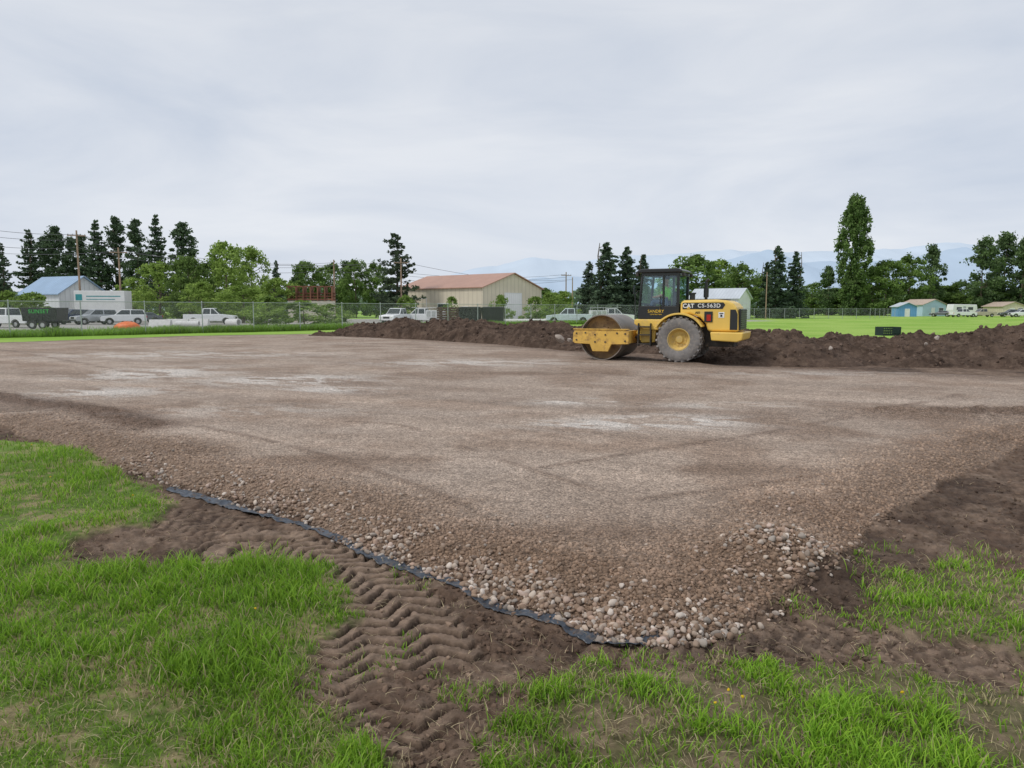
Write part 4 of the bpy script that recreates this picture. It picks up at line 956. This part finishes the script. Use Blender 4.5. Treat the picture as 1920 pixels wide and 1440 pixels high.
for s in (1,-1):
    b=MB()
    for z_ in (.55,.85,1.12): b.box(.95,1.35,s*.86-.1,s*.86+.1,z_,z_+.035)
    b.box(.93,.96,s*.86-.1,s*.86+.1,.5,1.25).box(1.34,1.37,s*.86-.1,s*.86+.1,.5,1.25)
    b.obj("step",dgrey,R_)
    MB().tube((1.5,s*.84,1.38),(1.5,s*.84,2.2),.018).tube((1.5,s*.84,2.2),(1.42,s*.8,2.3),.018).obj("handrail",blk,R_)
MB().box(1.28,1.74,-.22,.22,.55,.72).box(1.28,1.74,-.22,.22,.88,1.0).cyl((1.5,0,.5),.09,.55,n=14).tube((1.25,.3,.8),(1.75,.42,.75),.045,8).tube((1.25,-.3,.8),(1.75,-.42,.75),.045,8).obj("articulation_joint",dgrey,R_)
cx=2.58
for s in (1,-1):
    y0,y1=sorted((s*1.10,s*1.20))
    fb=MB().prism([(1.60,.56),(1.60,.98),(1.72,1.03),(3.42,1.03),(3.54,.93),(3.56,.62),(3.48,.56),(2.95,.54),(2.85,.30),(2.31,.30),(2.2,.54)],y0,y1).obj("side_beam",yelr,R_,bevel=.015)
    yo=sorted((s*1.19,s*1.222))
    for (bx,bz) in ((1.72,.9),(1.72,.66),(3.42,.9),(3.42,.68),(3.1,.92),(2.0,.92),(2.4,.86),(2.76,.86),(2.4,.62),(2.76,.62)): MB().cyl((bx,yo[0],bz),.03,yo[1]-yo[0],'y',8).obj("bolt",dgrey,fb)
    MB().box(1.60,3.54,y0-.03,y1+.03,1.031,1.06).obj("beam_flange",yelr,fb)
MB().box(3.42,3.54,-1.10,1.10,.60,1.0).obj("front_crossbeam",yelr,R_,bevel=.015)
MB().box(1.60,1.74,-1.10,1.10,.58,1.0).obj("rear_crossbeam",yelr,R_,bevel=.015)
dr=addobj("drum",None,None,R_);dr.location=(cx,0,.765)
MB().lathe([(.765,-1.07),(.765,1.07),(.735,1.07),(.735,-1.07)],(0,0,0),96).obj("drum_shell",drumm,dr,smooth=True)
for s in (1,-1):
    b=MB().lathe([(.001,.93*s),(.2,.93*s),(.22,.85*s),(.34,.80*s),(.36,.72*s),(.735,.70*s),(.735,.66*s),(.001,.66*s)],(0,0,0),64,closed=False)
    for k_ in range(8):
        a=k_*.785;b.cyl((.28*math.cos(a),min(.80*s,.84*s)-.0,.28*math.sin(a)),.022,.05,'y',8)
    b.obj("drum_head",drumi,dr,smooth=True)
    MB().cyl((0,min(s*.93,s*1.11),0),.17,.18,'y',20).obj("drum_hub",yelr,dr,smooth=True)
MB().box(1.75,1.81,-1.02,1.02,.86,1.0).obj("scraper_bar",dgrey,R_)
# ------------------------------------------------------------ operator
skin=mat("skin",(.50,.30,.21),.6,var=.05);hiv=mat("hivis_green",(.35,.95,.10),.6);denim=mat("denim",(.06,.09,.16),.9);hairm=mat("hair_brown",(.05,.03,.02),.8)
def skinmesh(name,verts,edges,radii,mt,parent=None,sub=2,root=0):
    me_=bpy.data.meshes.new(name);me_.from_pydata(verts,edges,[]);o=addobj(name,me_,mt,parent)
    md=o.modifiers.new("s",'SKIN');
    for i_,r2 in enumerate(radii):
        sv=me_.skin_vertices[0].data[i_];sv.radius=(r2,r2) if not isinstance(r2,tuple) else r2;sv.use_root=(i_==root)
    md.use_smooth_shade=True;ms=o.modifiers.new("u",'SUBSURF');ms.levels=sub;ms.render_levels=sub
    return o
loc=Matrix.Translation((RX,RY,zp))@Matrix.Rotation(RA,4,'Z')@(Vector((.60,.10,1.88))*RS)
pv=[(0,0,.08),(0.0,0,.3),(.0,0,.50),(.02,0,.60),(.04,0,.68),(.05,0,.78),(.06,0,.86),
 (0,.19,.50),(.12,.26,.28),(.38,.16,.22),(.46,.13,.22),(0,-.19,.50),(.12,-.26,.28),(.38,-.16,.22),(.46,-.13,.22),
 (.05,.1,.06),(.45,.13,.08),(.5,.13,-.34),(.62,.13,-.42),(.05,-.1,.06),(.45,-.13,.08),(.5,-.13,-.34),(.62,-.13,-.42)]
pe=[(0,1),(1,2),(2,3),(3,4),(4,5),(5,6),(2,7),(7,8),(8,9),(9,10),(2,11),(11,12),(12,13),(13,14),(0,15),(15,16),(16,17),(17,18),(0,19),(19,20),(20,21),(21,22)]
prd=[.13,.13,.13,.06,.06,.10,.09,.065,.05,.035,.03,.065,.05,.035,.03,.09,.07,.05,.045,.09,.07,.05,.045]
per=skinmesh("person",pv,pe,prd,skin)
per["label"]="seated operator in bright green safety shirt, hands on wheel";per["category"]="person"
per.location=loc;per.rotation_euler=(0,0,RA)
skinmesh("safety_shirt",[pv[i_] for i_ in (0,1,2,7,8,11,12)],[(0,1),(1,2),(2,3),(3,4),(2,5),(5,6)],[.155,.16,.155,.09,.07,.09,.07],hiv,per)
skinmesh("trousers",[pv[i_] for i_ in (0,15,16,17,19,20,21)],[(0,1),(1,2),(2,3),(0,4),(4,5),(5,6)],[.15,.105,.085,.065,.105,.085,.065],denim,per)
MB().lathe([(.001,.155),(.06,.145),(.105,.09),(.12,.02),(.122,0),(.001,0)],(.05,0,.80),20,'z',closed=False).box(.12,.22,-.07,.07,.80,.815).obj("cap",hairm,per,smooth=True)
MB().cyl((.14,0,.765),.015,.03,'x',8).obj("nose",skin,per)
# ------------------------------------------------------------ world, sun, camera
wd_=bpy.data.worlds.new("World");scene.world=wd_;wd_.use_nodes=True;nt=wd_.node_tree;L=nt.links;bg=nt.nodes["Background"]
SE,SR=math.radians(50),math.radians(245)
sky=N(nt,"ShaderNodeTexSky",sky_type='NISHITA');sky.sun_disc=False;sky.sun_elevation=SE;sky.sun_rotation=SR
tc=N(nt,"ShaderNodeTexCoord");mp=N(nt,"ShaderNodeMapping");mp.inputs["Scale"].default_value=(1.1,1.1,4.2);L.new(tc.outputs["Generated"],mp.inputs[0])
n1=N(nt,"ShaderNodeTexNoise");n1.inputs["Scale"].default_value=1.9;n1.inputs["Detail"].default_value=9;n1.inputs["Roughness"].default_value=.54;n1.inputs["Distortion"].default_value=.5;L.new(mp.outputs[0],n1.inputs["Vector"])
cr=N(nt,"ShaderNodeValToRGB");L.new(n1.outputs["Fac"],cr.inputs[0])
e=cr.color_ramp.elements;e[0].position=.33;e[0].color=(.605,.665,.77,1);e[1].position=.66;e[1].color=(.80,.83,.885,1)
sz=N(nt,"ShaderNodeSeparateXYZ");L.new(tc.outputs["Generated"],sz.inputs[0])
mz=N(nt,"ShaderNodeMapRange");mz.inputs[1].default_value=0;mz.inputs[2].default_value=.35;mz.inputs[3].default_value=10.4;mz.inputs[4].default_value=9.6;L.new(sz.outputs[2],mz.inputs[0])
vm=N(nt,"ShaderNodeVectorMath",operation='SCALE');L.new(cr.outputs[0],vm.inputs[0]);L.new(mz.outputs[0],vm.inputs["Scale"])
mx=N(nt,"ShaderNodeMix",data_type='RGBA');mx.inputs[0].default_value=.95;L.new(sky.outputs[0],mx.inputs[6]);L.new(vm.outputs[0],mx.inputs[7])
L.new(mx.outputs[2],bg.inputs[0]);bg.inputs[1].default_value=.1
sl=bpy.data.lights.new("sun",'SUN');sl.energy=1.5;sl.angle=math.radians(12);sl.color=(1,.96,.90)
so=bpy.data.objects.new("sun",sl);scene.collection.objects.link(so)
az=SR;dirv=Vector((math.sin(az)*math.cos(SE),math.cos(az)*math.cos(SE),math.sin(SE)))
so.rotation_euler=dirv.to_track_quat('Z','Y').to_euler()
cam=bpy.data.cameras.new("cam");co=bpy.data.objects.new("camera",cam);scene.collection.objects.link(co)
cam.lens=F/1920*36;cam.sensor_width=36;cam.clip_end=20000;cam.clip_start=.05
co.location=(0,0,CAMH);co.rotation_euler=(math.pi/2-TH,0,0);scene.camera=co
